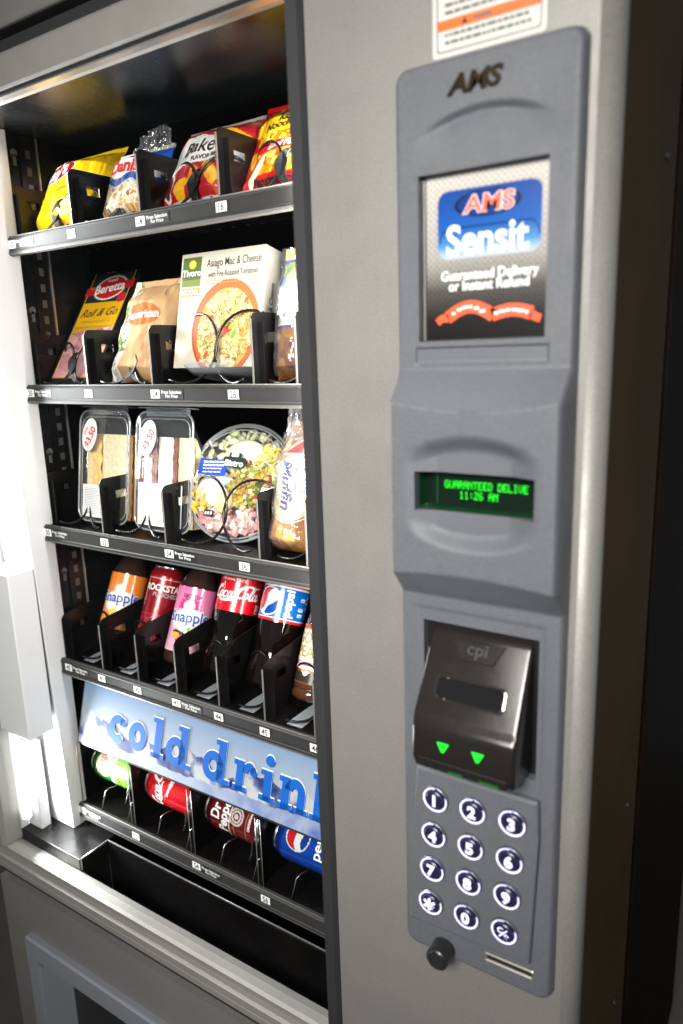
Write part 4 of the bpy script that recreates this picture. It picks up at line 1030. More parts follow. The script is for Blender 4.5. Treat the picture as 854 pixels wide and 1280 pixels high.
# clear skin over the meat
V = []; F = []
x, y = grid(24, 24, -0.046, 0.046, 0.014, 0.105)
fz = [0.006*max(0, (1-(a/0.046)**2))**0.4*max(0, math.sin(math.pi*(b-0.014)/0.091))**0.4+0.0008*mnoise.noise(Vector((a*90, b*90, 2))) for a, b in zip(x, y)]
mesh('clear_skin', [(a, -0.0008-q, b) for a, b, q in zip(x, y, fz)], gfaces(24, 24), clear_pet, r_, smooth=True)

# paper sandwich bag with clear side window
def p_paper(p):
    p.fill('#bb9467'); p.put(p.x < -0.026+0.012*np.sin(p.y*30), '#d8d3c8')
    p.cells((p.x < -0.026+0.012*np.sin(p.y*30)) & (p.y > 0.040), ['#dcd6c6', '#7d9a4c', '#c9b99a', '#e8e4da', '#8c5a48', '#4f7a34', '#d9c6b4'], 0.007, 6)
    p.cells((p.x < -0.030) & (p.y < 0.034), ['#d6d4d0', '#b9b5b0', '#8c8880', '#ecebe8'], 0.004, 7)
    p.ell(0.006, 0.094, 0.033, 0.0165, '#d65a0a', 4); p.noise(0.07, 40)
r_, S = bag('paper_sandwich_bag', 'brown paper sandwich bag with orange oval between salami pack and white box', (-0.848, 0.150, ZF2+0.004), 20, 0.110, 0.112, 0.158, 0.030, p_paper, mat('printed_kraft_paper', rough=0.7, attr=True), 23.0, crk=0.0035, group='packs in the second tray', cat='sandwich bag', shift=0.012)
T(r_, S, 'American', 0.006, 0.0940, 0.0155, white_print, 0.03, rot=5)
T(r_, S, 'UCS', -0.030, 0.1290, 0.0130, white_print, 0.05, rot=5)
decal('window_fold', stroke2d([(0.034, 0.160), (0.028, 0.140), (0.036, 0.125)], 0.0015), S, 0.0006, mat('kraft_dark', (0.25, 0.16, 0.08), 0.8), r_, maxlen=0.006)

# frozen meal box
r_ = thing('pasta_meal_box', 'white frozen pasta meal carton with a bowl picture in the second tray', 'food box', (-0.687, 0.140, ZF2+0.024), (R(-13), 0, R(0.5)), 'packs in the second tray')
W, HH, DD = 0.150, 0.158, 0.034
MCX, MCY = 0.014, 0.0520
def p_mac(p):
    p.fill('#bdb5a4'); p.rect(-0.0720, -0.0370, 0.112, 0.153, '#4b5d24'); p.rect(-0.0720, -0.0370, 0.099, 0.110, '#d8862c')
    p.rect(-0.0720, -0.0370, 0.112, 0.122, '#6f7d3c')
    p.ell(-0.054, 0.1430, 0.0065, 0.0060, '#d9b23a')
    p.ell(MCX, MCY, 0.0590, 0.0660, '#9c4a22', -8); p.ell(MCX+0.001, MCY+0.001, 0.0570, 0.0640, '#c5602f', -8); p.ell(MCX+0.001, MCY-0.002, 0.0510, 0.0575, '#8c5a2e', -8)
    inn = p.inell(MCX+0.001, MCY-0.002, 0.0500, 0.0565, -8); p.put(inn, '#caa25c')
    g = np.random.default_rng(5)
    cols = ['#d8bd74', '#cdaa58', '#e0cb8c', '#c29846', '#d9be7c', '#d4bf8c']
    for k in range(230):   # curled noodles: crescents with a darker bore
        a = g.uniform(0, 2*math.pi); q = math.sqrt(g.uniform(0, 1)); cx = MCX+0.049*q*math.cos(a); cy = MCY-0.002+0.055*q*math.sin(a); ro = g.uniform(0, 360)
        c, s = math.cos(R(ro)), math.sin(R(ro)); dx = p.x-cx; dy = p.y-cy; u = dx*c+dy*s; v = -dx*s+dy*c; rr = np.sqrt(u*u+v*v)
        m_ = (np.abs(rr-0.0062) < 0.0036) & (v > -0.0020); p.put(m_ & inn, '#86591e'); m_ = (np.abs(rr-0.0062) < 0.0029) & (v > -0.0010); p.put(m_ & inn, cols[k % 6])
        m_ = (rr > 0.0072) & (rr < 0.0081) & (v > 0.0020); p.put(m_ & inn, '#eedfae')
        if k % 5 == 0: p.put(p.inell(cx+0.0062*c, cy+0.0062*s, 0.0018, 0.0018) & inn, '#7a4c18')
    for cx, cy, rx, ry, ro, c in ((0.010, 0.052, 0.012, 0.007, 20, '#b8321c'), (0.003, 0.047, 0.007, 0.006, 0, '#cf4a2a'), (0.006, 0.060, 0.006, 0.004, -30, '#7fa02c'), (0.018, 0.055, 0.006, 0.004, 30, '#8fae38'), (-0.002, 0.041, 0.006, 0.003, 40, '#5f8a24'), (0.022, 0.043, 0.006, 0.0035, 70, '#7a9c30'), (0.040, 0.088, 0.004, 0.003, 40, '#c4502c'), (-0.024, 0.017, 0.006, 0.003, 60, '#b8502c'), (0.016, 0.012, 0.005, 0.003, 10, '#c05a30'), (-0.018, 0.068, 0.004, 0.003, 0, '#c8562e'), (-0.028, 0.032, 0.004, 0.002, 10, '#7a9c30')):
        p.put(p.inell(MCX-0.006+cx, cy, rx, ry, ro) & inn, c)
S = slab('carton', r_, W, HH, DD, p_mac, printed_matte, 190, 200, mat('carton_white', (0.42, 0.395, 0.345), 0.5), r=0.0015)
ink = mat('soft_black_ink', (0.03, 0.03, 0.03), 0.5)
T(r_, S, 'Asiago Mac & Cheese', 0.0205, 0.1405, 0.0155, ink, 0.006, sx=0.70, off=0.0004, ml=None)
T(r_, S, 'with Fire-Roasted Tomatoes', 0.0205, 0.1265, 0.0115, ink, 0.004, sx=0.66, off=0.0004, ml=None)
T(r_, S, 'Tivoro', -0.0545, 0.1310, 0.0125, white_print, 0.03, off=0.0004, ml=None); T(r_, S, 'MODEL', -0.0540, 0.1045, 0.0100, white_print, 0.03, off=0.0004, ml=None)
rg = random.Random(9); bars = []
for yy in (0.1175, 0.1140):
    x = -0.026
    while x < 0.062: l = rg.uniform(0.002, 0.006); bars.append(xf(rrect2d(l, 0.0013), x+l/2, yy)); x += l+0.0012
decal('small_print', join2d(*bars), S, 0.0004, mat('brown_small_ink', (0.45, 0.25, 0.16), 0.5), r_)
T(r_, S, 'NET WT 10 OZ (283g)', 0.004, 0.0085, 0.0062, white_print, 0.01, off=0.0006, ml=None)
Sx = flatS((W/2+0.0004, DD/2, HH/2), (0, 1, 0), (0, 0, 1), (1, 0, 0))
decal('side_lettering', xf(text2d('Mac & Cheese', 0.0120, 0.01, sx=0.8), 0, 0.006, 90), Sx, 0.0003, ink, r_); decal('side_lettering', join2d(*[xf(rrect2d(0.0012, 0.06), -0.009+0.0022*i, -0.028) for i in range(4)]), Sx, 0.0003, grey_print, r_)
# plastic inner tray sagging under the carton
lathe('inner_tray', [(0.0001, -0.012), (0.030, -0.013), (0.050, -0.010), (0.062, -0.001)], clear_mat('milky_tray', (0.8, 0.84, 0.9), 0.12, 0.15, haze=0.25), r_, n=36).location = (0.012, 0.020, 0.0)
for k in (1,):   # the carton waiting behind
    pass
# sliced bread muffin pack at the right end
def p_bread(p):
    p.fill('#8a521c'); p.cells(p.y < 0.06, ['#8f5620', '#7c4616', '#a0682a', '#6a3810'], 0.010, 4); p.put((p.y > 0.062) & (p.y < 0.152), '#b9ac88'); p.put((p.y > 0.062) & (p.y < 0.0665), '#23357e'); p.put((p.y > 0.148) & (p.y < 0.152), '#23357e')
    p.put((p.y > 0.0665) & (p.y < 0.069), '#f2f0ea')
    g = np.random.default_rng(3)
    for k in range(34): p.ell(-0.028+g.normal(0, 0.008), 0.108+g.normal(0, 0.012), 0.0042, 0.0042, ['#3c5a86', '#5f86ad', '#2c3f6b', '#86a9c6'][k % 4])
    for a in (60, 90, 120, 75): p.ell(-0.024+0.010*math.cos(R(a)), 0.128+0.010*math.sin(R(a)), 0.003, 0.011, '#5d9a3c', a-90)
    p.put(p.y > 0.152, '#c79a5a'); p.noise(0.1, 80)
r_, S = bag('muffin_pack', 'blueberry muffin pack in clear film, right end of the second tray', (-0.545, 0.150, ZF2+0.004), 8, 0.080, 0.070, 0.165, 0.032, p_bread, printed_wrap, 31.0, group='packs in the second tray', nx=70, crimp=0.10, cat='muffin pack')

def clear_wrap(root, S, w, h, off, seed, n=34):
    x, y = grid(n, n, -w/2, w/2, 0.006, h)
    V = []
    for a, b in zip(x, y):
        q = S(a, b, off+0.0035*abs(mnoise.noise(Vector((a*70, b*55, seed))))+0.002*mnoise.noise(Vector((a*160, b*120, seed+2)))); V.append((q[0]*1.06, q[1], q[2]))
    mesh('clear_wrap', V, gfaces(n, n), clear_film, root, smooth=False)
clear_wrap(r_, S, 0.084, 0.166, 0.0025, 3)

# --- tray 3: sandwich wedges
def wedge(name, label, x, z_lab, fill, seed, loc):
    t_ = thing(name, label, 'sandwich', loc, (R(-9), 0, R(2)), 'sandwich wedges in the third tray')
    w2, h, d = 0.0575, 0.183, 0.105
    # clear shell: rounded-rectangle front lip, body tapering to the back like a wedge
    def shell(off, z1, w, k): return
    loops = []
    for (yy, ww, z0, z1, r) in ((0.0, w2, 0.004, h, 0.020), (0.004, w2-0.004, 0.006, h-0.005, 0.018), (0.012, w2-0.008, 0.006, h-0.012, 0.016), (0.060, w2-0.011, 0.006, h-0.075, 0.014), (d, w2-0.014, 0.006, 0.035, 0.012)):
        loops.append(rect_loop(-ww, ww, z0, z1, yy, r, 5))
    V = []; F = []; n = len(loops[0])
    for l in loops: V += l
    for k in range(len(loops)-1):
        for i in range(n): F.append((k*n+i, k*n+(i+1) % n, (k+1)*n+(i+1) % n, (k+1)*n+i))
    F.append(tuple((len(loops)-1)*n+i for i in range(n)))
    mesh('clear_shell', V, F, clear_pet, t_, smooth=True)
    mesh('clear_lid', [(a, -0.0006-0.004*max(0, 1-(a/w2)**2)**0.5, c) for a, b, c in loops[0]]+[(0, -0.006, h/2)], [(i, (i+1) % n, n) for i in range(n)], clear_pet, t_, smooth=True)
    tube('front_lip', [(a, b-0.0008, c) for a, b, c in loops[0]], 0.0016, clear_mat('lip_plastic', (0.75, 0.78, 0.8), 0.35, 0.12, haze=0.28), t_, n=6, closed=True)
    tube('front_lip', [(a, b-0.0004, c) for a, b, c in rect_loop(-w2+0.006, w2-0.006, 0.011, h-0.010, 0, 0.016)], 0.0009, MATS['lip_plastic'], t_, n=5, closed=True)
    bm = bmesh.new(); bm_box(bm, -0.050, 0.050, -0.006, 0.020, h+0.0055, h+0.0070, 0.0005, 1); bm_box(bm, -0.042, 0.042, 0.002, 0.010, h-0.006, h+0.0052, 0.001, 1)
    bm_obj('hang_flange', bm, clear_mat('flange_plastic', (0.7, 0.74, 0.78), 0.25, 0.12, haze=0.22), t_)
    # sandwich: upright slices with a triangular side
    g = random.Random(seed); xs = -0.0515
    for (tk, c1, c2, kind, ov) in fill:
        nyv, nzv = 10, 26; P = []; FC = []; cc = []
        tk *= 1.14; x0 = xs; x1 = xs+tk; tri = [(0.008+ov, 0.008), (0.008+ov, 0.148), (0.092, 0.010)]
        # front (cut) face dense grid, slight crumb bumps
        nx2 = max(4, int(tk/0.0016)); nz2 = 70
        for j in range(nz2):
            zz = 0.010+0.136*j/(nz2-1)
            for i in range(nx2):
                xx = x0+(x1-x0)*i/(nx2-1); bmp = 0.0016*mnoise.noise(Vector((xx*160, zz*110, seed)))+0.0010*mnoise.noise(Vector((xx*420, zz*420, seed+3)))
                if kind == 'fill': bmp += 0.004*mnoise.noise(Vector((xx*120, zz*70, seed+8)))
                P.append((xx, 0.010+ov+bmp, zz)); q = 0.5+0.5*mnoise.noise(Vector((xx*(260 if kind != 'fill' else 140), zz*(260 if kind != 'fill' else 90), seed+2)))
                a, b = hx(c1), hx(c2); q = min(1, max(0, q)); cc.append([a[k]*(1-q)+b[k]*q for k in range(3)])
        FC += gfaces(nx2, nz2)
        # sides and sloped crust
        o = len(P); crust = hx('#a8682c') if kind != 'fill' else hx(c2); crumb = hx(c1)
        side = [(x0, 0.0115+ov, 0.010), (x0, 0.0115+ov, 0.146), (x0, 0.092, 0.012), (x1, 0.0115+ov, 0.010), (x1, 0.0115+ov, 0.146), (x1, 0.092, 0.012)]
        P += side+side; cc += [list(crumb)]*6+[list(crust)]*6
        FC += [(o, o+1, o+2), (o+5, o+4, o+3), (o+7, o+10, o+11, o+8), (o+6, o+8, o+11, o+9)]
        mesh('bread_slice' if kind != 'fill' else 'filling', P, FC, food_mat, t_, smooth=False, col=np.array(cc)); xs = x1+0.0002
    Sf = lambda s, t, n: Vector((s, -0.0066-n-0.0*s, t))
    decal('price_sticker', xf(ell2d(0.0165, 0.0270, 36), -0.028, 0.144, -14), Sf, 0.0, white_print, t_)
    decal('price_lettering', xf(text2d('$3.50', 0.0165, 0.03, sx=0.95), -0.026, 0.140, 62), Sf, 0.0004, red_print, t_)
    decal('price_lettering', xf(text2d('Only', 0.0075, 0.02), -0.036, 0.150, 62), Sf, 0.0004, red_print, t_)
    wl, hl, cx = z_lab
    decal('ingredients_sticker', xf(rrect2d(wl, hl, 0.001), cx, 0.012+hl/2), Sf, 0.0, white_print, t_)
    rg = random.Random(seed); bars = []; yy = 0.012+hl-0.006
    while yy > 0.016:
        xx = cx-wl/2+0.004
        while xx < cx+wl/2-0.007: l = rg.uniform(0.002, 0.007); bars.append(xf(rrect2d(l, 0.0011), xx+l/2, yy)); xx += l+0.001
        yy -= 0.0027
    decal('sticker_print', join2d(*bars), Sf, 0.0004, grey_print, t_)
    return t_
wedge('egg_sandwich_wedge', 'clear wedge pack with yellow egg sandwich, nearest the left wall', 0, (0.070, 0.052, -0.006), [(0.012, '#f6e4b8', '#eecf90', 'bread', 0.0), (0.020, '#f0b93e', '#f0d48a', 'fill', -0.002), (0.050, '#fbf0d6', '#f4d898', 'bread', 0.0005), (0.008, '#b8803a', '#c99550', 'bread', 0.002)], 3, (-0.946, 0.135, ZF3+0.004))
wedge('ham_sandwich_wedge', 'clear wedge pack with brown-crust ham sandwich, second from the left wall', 0, (0.090, 0.064, 0.000), [(0.016, '#faf4e8', '#f2e6d0', 'bread', 0.0), (0.010, '#b98a84', '#8f5a50', 'fill', -0.001), (0.028, '#fcf8ee', '#f4ead8', 'bread', 0.001), (0.008, '#8a4a2c', '#6b3a22', 'fill', -0.002), (0.028, '#f8e8c4', '#eed09a', 'bread', 0.001)], 8, (-0.811, 0.135, ZF3+0.004))

# salad bowl
BD = 0.088
t_ = thing('salad_bowl', 'round clear salad bowl with egg and toppings tilted up in the third tray', 'salad', (-0.686, 0.148, ZF3+0.002), (R(-24), 0, R(12)), None)
zc_ = BD+0.002
def dome(r, y0, dep, n=40, k=8):
    V = []; F = []
    for j in range(k+1):
        q = j/k; rr = r*math.cos(q*math.pi/2*0.92); yy = y0-dep*math.sin(q*math.pi/2*0.92)
        for i in range(n): a = 2*math.pi*i/n; V.append((rr*math.cos(a), yy, zc_+rr*math.sin(a)))
    for j in range(k):
        for i in range(n): F.append((j*n+i, j*n+(i+1) % n, (j+1)*n+(i+1) % n, (j+1)*n+i))
    F.append(tuple(k*n+i for i in range(n))); return V, F
mesh('clear_lid', *dome(BD-0.003, 0.004, 0.024), clear_pet, t_, smooth=True)
V, F = dome(BD-0.004, 0.008, -0.045); mesh('bowl', V, F, clear_mat('smoky_bowl', (0.75, 0.78, 0.78), 0.12, 0.08, haze=0.08), t_, smooth=True)
for rr, yy, wr in ((BD, 0.004, 0.0022), (BD-0.004, 0.0005, 0.0016), (BD-0.011, -0.006, 0.0010)):
    tube('rim', [(rr*math.cos(2*math.pi*i/48), yy, zc_+rr*math.sin(2*math.pi*i/48)) for i in range(48)], wr, MATS['lip_plastic'], t_, n=6, closed=True)
def bits(name, n, reg, cols, size, seed, y=(-0.004, 0.006), shape='cube', parent=None, squash=(1, 1, 1)):
    g = random.Random(seed); V = []; F = []; C = []
    for k in range(n):
        for _ in range(60):
            cx = g.uniform(-BD, BD); cz = g.uniform(-BD, BD)
            if reg(cx, cz) and cx*cx+cz*cz < (BD-0.010)**2: break
        else: continue
        cy = g.uniform(*y); s = size*g.uniform(0.6, 1.25); col = hx(g.choice(cols)); b = g.uniform(0.8, 1.15)
        bm = bmesh.new()
        if shape == 'cube': bmesh.ops.create_cube(bm, size=s)
        else: bmesh.ops.create_icosphere(bm, subdivisions=1, radius=s/2)
        mtx = Matrix.Rotation(g.uniform(0, 6), 4, Vector((g.uniform(-1, 1), g.uniform(-1, 1), g.uniform(-1, 1))).normalized()) @ Matrix.Diagonal((*squash, 1))
        o = len(V); bm.verts.ensure_lookup_table()
        for v in bm.verts: q = mtx @ v.co; V.append((cx+q.x, cy+q.y, zc_+cz+q.z)); C.append([c*b for c in col])
        F += [tuple(v.index+o for v in f.verts) for f in bm.faces]; bm.free()
    o = mesh(name, V, F, food_mat, parent or t_, smooth=(shape != 'cube'), col=np.array(C)); o['kind'] = 'stuff'; return o
bits('lettuce', 240, lambda x, z: True, ['#dfe0bc', '#cdd29c', '#e9e8d6', '#c3caa0', '#eeece0', '#b4bd86'], 0.016, 1, (0.004, 0.016), 'ico', squash=(1.2, 0.35, 1.0))
bits('lettuce', 60, lambda x, z: z > 0.028, ['#dfe0b4', '#d3d79c', '#ecebdc', '#c2c98e', '#b8ad9c'], 0.016, 2, (-0.004, 0.006), 'ico', squash=(1.3, 0.35, 0.9))
bits('shredded_cheese', 110, lambda x, z: (x-0.052)**2+(z-0.030)**2 < 0.026**2, ['#e8d872', '#f0e394', '#dccb5a', '#cfd07c'], 0.011, 3, (-0.008, 0.0), 'cube', squash=(1.2, 0.4, 0.4))
bits('corn_and_herbs', 300, lambda x, z: ((x-0.020)/0.032)**2+((z+0.006)/0.036)**2 < 1, ['#e8b93c', '#f0cf62', '#cf9a2a', '#7d9c34', '#a4482c', '#f2e2b0', '#5f8a2a'], 0.0062, 4, (-0.014, -0.004), 'cube', squash=(1, .8, .8))
bits('diced_ham', 90, lambda x, z: ((x-0.002)/0.050)**2+((z+0.058)/0.020)**2 < 1, ['#e3a7a2', '#eec3bc', '#d98f8c', '#f2d8d0'], 0.0105, 5, (-0.010, 0.0), 'cube', squash=(1, .8, .7))
bits('shredded_cheese', 70, lambda x, z: ((x+0.056)/0.020)**2+((z+0.026)/0.022)**2 < 1, ['#e6b93a', '#f0d27a', '#e8e2cc', '#dca82c'], 0.0095, 6, (-0.009, 0.0), 'cube', squash=(1.2, .5, .5))
bits('tomato_bits', 26, lambda x, z: x > 0.046 and -0.036 < z < 0.006, ['#b8484a', '#d98a84', '#8f9c4a'], 0.011, 7, (-0.006, 0.002), 'ico')
def blob(name, cx, cz, rx, rz, ry, y0, col, col2=None, rot=0, m=food_mat):
    bm = bmesh.new(); bmesh.ops.create_icosphere(bm, subdivisions=3, radius=1.0); V = []; C = []
    c, s = math.cos(R(rot)), math.sin(R(rot))
    for v in bm.verts:
        a, b = v.co.x*rx, v.co.z*rz; n_ = 1+0.05*mnoise.noise(v.co*2.0+Vector((cx*99, 0, 0))); V.append((cx+(a*c-b*s)*n_, y0+v.co.y*ry, zc_+cz+(a*s+b*c)*n_)); C.append(hx(col))
    F = [tuple(v.index for v in f.verts) for f in bm.faces]; bm.free(); return mesh(name, V, F, m, t_, smooth=True, col=np.array(C))
blob('dressing_cup', 0.006, 0.036, 0.034, 0.026, 0.010, -0.004, '#e6e3c6', rot=12)
blob('egg', -0.034, -0.012, 0.030, 0.027, 0.009, -0.004, '#efeee9', rot=20)
blob('egg_yolk', -0.011, -0.034, 0.0135, 0.0160, 0.006, -0.014, '#e6c98a', rot=-15)
SB = lambda s, t, n: Vector((s, -0.0185-n-0.004*(1-(s*s+t*t)/(BD*BD)), zc_+t))
decal('name_label', xf(rrect2d(0.047, 0.0235, 0.001), -0.034, 0.016, -4), SB, 0.0, mat('royal_blue_print', (0.012, 0.05, 0.42), 0.4), t_, maxlen=0.01)
rg = random.Random(2); bars = []
for q, yy in enumerate((0.0235, 0.0185, 0.0135, 0.0085)):
    x = -0.050
    while x < -0.020: l = rg.uniform(0.003, 0.008); bars.append(xf(rrect2d(l, 0.0028 if q < 2 else 0.0016), x+l/2, yy, -4)); x += l+0.0013
decal('label_print', join2d(*bars), SB, 0.0004, white_print, t_, maxlen=0.01)
decal('brand_badge', join2d(xf(rrect2d(0.037, 0.0150, 0.003), 0.001, 0.0235, -4), xf(rrect2d(0.020, 0.020, 0.003), 0.001, 0.028, -4)), SB, 0.0003, mat('charcoal_print', (0.012, 0.016, 0.016), 0.4), t_, maxlen=0.01)
decal('brand_lettering', xf(text2d('Bistro', 0.0125, 0.03), 0.001, 0.0220, -4), SB, 0.0007, white_print, t_, maxlen=0.01)
decal('brand_badge', xf(rrect2d(0.012, 0.006, 0.001), 0.001, 0.0345, -4), SB, 0.0007, mat('pale_mint_print', (0.55, 0.66, 0.55), 0.4), t_, maxlen=0.01)
decal('seal_sticker', xf(rrect2d(0.016, 0.0095, 0.001), -0.030, -0.052, -6), SB, 0.0003, black_print, t_, maxlen=0.01)
decal('seal_print', join2d(*[xf(rrect2d(0.003, 0.004), -0.0345+0.0045*i, -0.052, -6) for i in range(3)]), SB, 0.0006, white_print, t_)

# muffin pack on the third tray
def p_muf(p):
    p.fill('#b8772a'); p.cells(p.y < 0.055, ['#b06c1c', '#9a5a14', '#c4842c', '#8a4c12', '#a86c22'], 0.009, 6); p.cells(p.y > 0.120, ['#c98e42', '#a8682a', '#e0c49a', '#d9d2c6'], 0.008, 9)
    inn = (((p.x-0.006)/0.038)**2+((p.y-0.088)/0.046)**2 < 1); ring = (((p.x-0.006)/0.041)**2+((p.y-0.088)/0.049)**2 < 1); r2 = (((p.x-0.006)/0.0395)**2+((p.y-0.088)/0.0475)**2 < 1)
    p.put(ring, '#f3f0ea'); p.put(r2, '#5a2f1c'); p.put(inn, '#cdbb96')
    p.poly([(-0.022, 0.128), (0.020, 0.128), (0.006, 0.158)], '#f2efe8'); p.poly([(-0.018, 0.130), (0.015, 0.130), (0.005, 0.152)], '#d03a34'); p.noise(0.08, 90)
r_, S = bag('muffin_pack', 'cream labelled muffin pack with orange base, right end of the third tray', (-0.563, 0.145, ZF3+0.004), 14, 0.080, 0.074, 0.176, 0.040, p_muf, printed_wrap, 41.0, nx=80, crimp=0.10, cat='muffin pack')
T(r_, S, 'Muffin', 0.001, 0.088, 0.026, navy_print, 0.03, rot=-86, shear=0.3)
decal('blue_badge', xf(rrect2d(0.034, 0.016, 0.002), 0.021, 0.095, -86), S, 0.0006, blue_print, r_, maxlen=0.008)
T(r_, S, 'Otis', 0.021, 0.095, 0.0150, white_print, 0.03, rot=-86, off=0.0010)
V = []; F = []; nn = 18
for j in range(9):
    for i in range(nn):
        s = (i/(nn-1)-0.5); v = j/8; V.append((s*0.070*(1-0.55*v)-0.012*v, -0.010+0.014*mnoise.noise(Vector((i*0.8, j*0.6, 5))), 0.150+0.052*v*(1-0.7*abs(s+0.15))))
for j in range(8):
    for i in range(nn-1): F.append((j*nn+i, j*nn+i+1, (j+1)*nn+i+1, (j+1)*nn+i))
mesh('clear_top', V, F, MATS['grey_crumpled_film'], r_, smooth=False)
clear_wrap(r_, S, 0.084, 0.160, 0.0025, 8)

# --- tray 4: bottles and tall can
cola = mat('dark_cola_in_plastic', (0.004, 0.0025, 0.002), 0.06, 0, 0.55, coat=0.4)
tea = mat('amber_tea_in_bottle', (0.060, 0.022, 0.010), 0.07, 0, 0.6, coat=0.6)
darkglass = mat('dark_tea_glass', (0.035, 0.018, 0.014), 0.06, 0, 0.6, coat=0.6)
def bottle(name, label, x, prof, m, lab, labcol, capm, phi, lean=25, y=0.166, group='bottles and can in the fourth tray', cat='bottle', cap=None):
    t_ = thing(name, label, cat, (x, y, ZF4+0.012), (R(-lean), 0, 0), group)
    pr = smooth_prof(prof, 5)
    bb = lathe('bottle_body', [(1e-4, pr[0][1]+0.002)]+pr, m, t_, n=90)
    if m is cola:       # moulded feet and grip flutes of the plastic bottle
        for v in bb.data.vertices:
            a = math.atan2(v.co.x, -v.co.y); z = v.co.z; k = 1.0
            if z < 0.034: k = 1-0.10*(1-z/0.034)*(0.5+0.5*math.cos(5*a))
            elif 0.046 < z < 0.094: k = 1+0.016*math.sin(math.pi*(z-0.046)/0.048)*math.cos(12*a+90*(z-0.05))
            v.co.x *= k; v.co.y *= k
    ztop = prof[-1][1]; rt = prof[-1][0]
    n = 36
    cp = [(1e-4, ztop+0.016), (rt+0.001, ztop+0.016), (rt+0.0022, ztop+0.0145), (rt+0.0022, ztop+0.001), (rt+0.0005, ztop)]
    if cap: cp = [(1e-4, ztop+cap[1]), (cap[0]-0.001, ztop+cap[1]), (cap[0], ztop+cap[1]-0.0015), (cap[0], ztop-0.004), (rt, ztop-0.004)]
    lathe('cap', cp, capm, t_, n=n)
    z0, z1, rl = lab
    nz = max(20, int((z1-z0)/0.0012)); rf = lambda z: rl if not callable(rl) else rl(z)
    prl = [(rf(z0+(z1-z0)*i/nz)+0.0004, z0+(z1-z0)*i/nz) for i in range(nz+1)]
    lathe('wrap_label', prl, printed_gloss, t_, n=170, colf=labcol)
    S = lambda s, t, n_: ((rf(z0)+0.0004+n_)*math.sin(phi+s/rf(z0)), -(rf(z0)+0.0004+n_)*math.cos(phi+s/rf(z0)), t)
    return t_, S
D = math.radians
def snap_label(base, base2, accent, phi, z0, z1):
    def f(ph, z):
        p = Paint((ph-phi)*0.030, z); p.fill(base); h = z1-z0
        k = np.clip((z-z0)/h, 0, 1)[:, None]; p.c[:] = np.array(hx(base2))*(1-k)+np.array(hx(base))*k
        for k in range(9):
            a = R(-10+25*k); p.ell(-0.006+0.013*math.cos(a), z0+h*0.70+0.011*math.sin(a), 0.006, 0.0028, accent[2], math.degrees(a))
        p.ell(-0.006, z0+h*0.72, 0.009, 0.008, '#f7d9c8')
        p.ell(-0.002, z0+h*0.48, 0.028, 0.020, '#fbeadb')
        for cx, cy, rx, ry, ro, c in accent[3]: p.ell(cx, z0+cy, rx, ry, c, ro)
        for k in range(6): p.rect(0.030, 0.040, z0+h*(0.30+0.05*k), z0+h*(0.30+0.05*k)+0.0015, accent[1])
        return p.c
    return f
gl_prof = [(0.025, 0.0), (0.0300, 0.004), (0.0320, 0.012), (0.0320, 0.030), (0.0320, 0.118), (0.0305, 0.128), (0.0235, 0.146), (0.0190, 0.158), (0.0185, 0.168)]
fruit_p = [(-0.008, 0.026, 0.011, 0.008, 20, '#f2b632'), (-0.008, 0.028, 0.007, 0.005, 20, '#f8cf5a'), (0.004, 0.020, 0.010, 0.004, 30, '#6f9c34'), (0.010, 0.030, 0.007, 0.008, 0, '#f6dcc4'), (0.013, 0.034, 0.006, 0.006, 0, '#e9a071')]
ph = D(36)
r_, S = bottle('tea_bottle', 'peach orange labelled iced tea bottle at the left end of the bottle tray', -0.991, gl_prof, darkglass, (0.028, 0.124, 0.0320), snap_label('#ef7d1c', '#f4a45c', ('', '#e0660c', '#e88450', fruit_p), ph, 0.028, 0.124), white_print, ph, cap=(0.0205, 0.014))
T(r_, S, 'Snapple', -0.004, 0.080, 0.0245, white_print, 0.075, rot=4, sx=0.92, off=0.0004); T(r_, S, 'Snapple', -0.004, 0.080, 0.0245, blue_print, 0.02, rot=4, sx=0.92, off=0.0008)
# tall red energy can
def rock(ph_, z):
    p = Paint((ph_-D(48))*0.029, z); p.fill('#8e0f1c'); p.put(z < 0.052, '#7a0c18'); p.put(z > 0.118, '#a5121f')
    p.band(lambda x: 0.066+0*x, lambda x: 0.068+0*x, '#c43c46'); p.cells((z < 0.066) & (z > 0.020), ['#8e0f1c', '#a31523', '#c2313c', '#6c0813', '#3c0a10'], 0.010, 4, '#d8606a', 0.05)
    p.put((z > 0.126) & (z < 0.1275), '#d7d3d0'); return p.c
t_ = thing('energy_drink_can', 'tall red energy drink can between the two iced tea bottles', 'can', (-0.904, 0.168, ZF4+0.012), (R(-25), 0, 0), 'bottles and can in the fourth tray')
cp_ = [(0.024, 0.0), (0.0285, 0.008), (0.0290, 0.012)]; cp2 = [(0.0290, 0.012+0.12*i/100) for i in range(101)]+[(0.0280, 0.136), (0.0245, 0.145)]
lathe('can_base', [(1e-4, 0.006), (0.018, 0.004), (0.022, 0.0)]+cp_, alu_can, t_, n=48)
lathe('can_body', cp2, printed_can, t_, n=170, colf=rock)
lathe('can_lid', [(0.0245, 0.145), (0.0255, 0.1475), (0.0250, 0.1490), (0.0235, 0.1488), (0.0228, 0.1462), (1e-4, 0.1462)], alu_can, t_, n=48)
S = cylS(0.0291, 0, D(48))
T(t_, S, 'ROCKSTAR', -0.002, 0.112, 0.0150, white_print, 0.03, sx=0.92, off=0.0003); T(t_, S, 'PUNCHED', 0.002, 0.1005, 0.0095, grey_print, 0.03, off=0.0003)
def star(r, k=5): return poly2d([((r if i % 2 == 0 else r*0.4)*math.cos(R(90+180*i/k)), (r if i % 2 == 0 else r*0.4)*math.sin(R(90+180*i/k))) for i in range(2*k)])
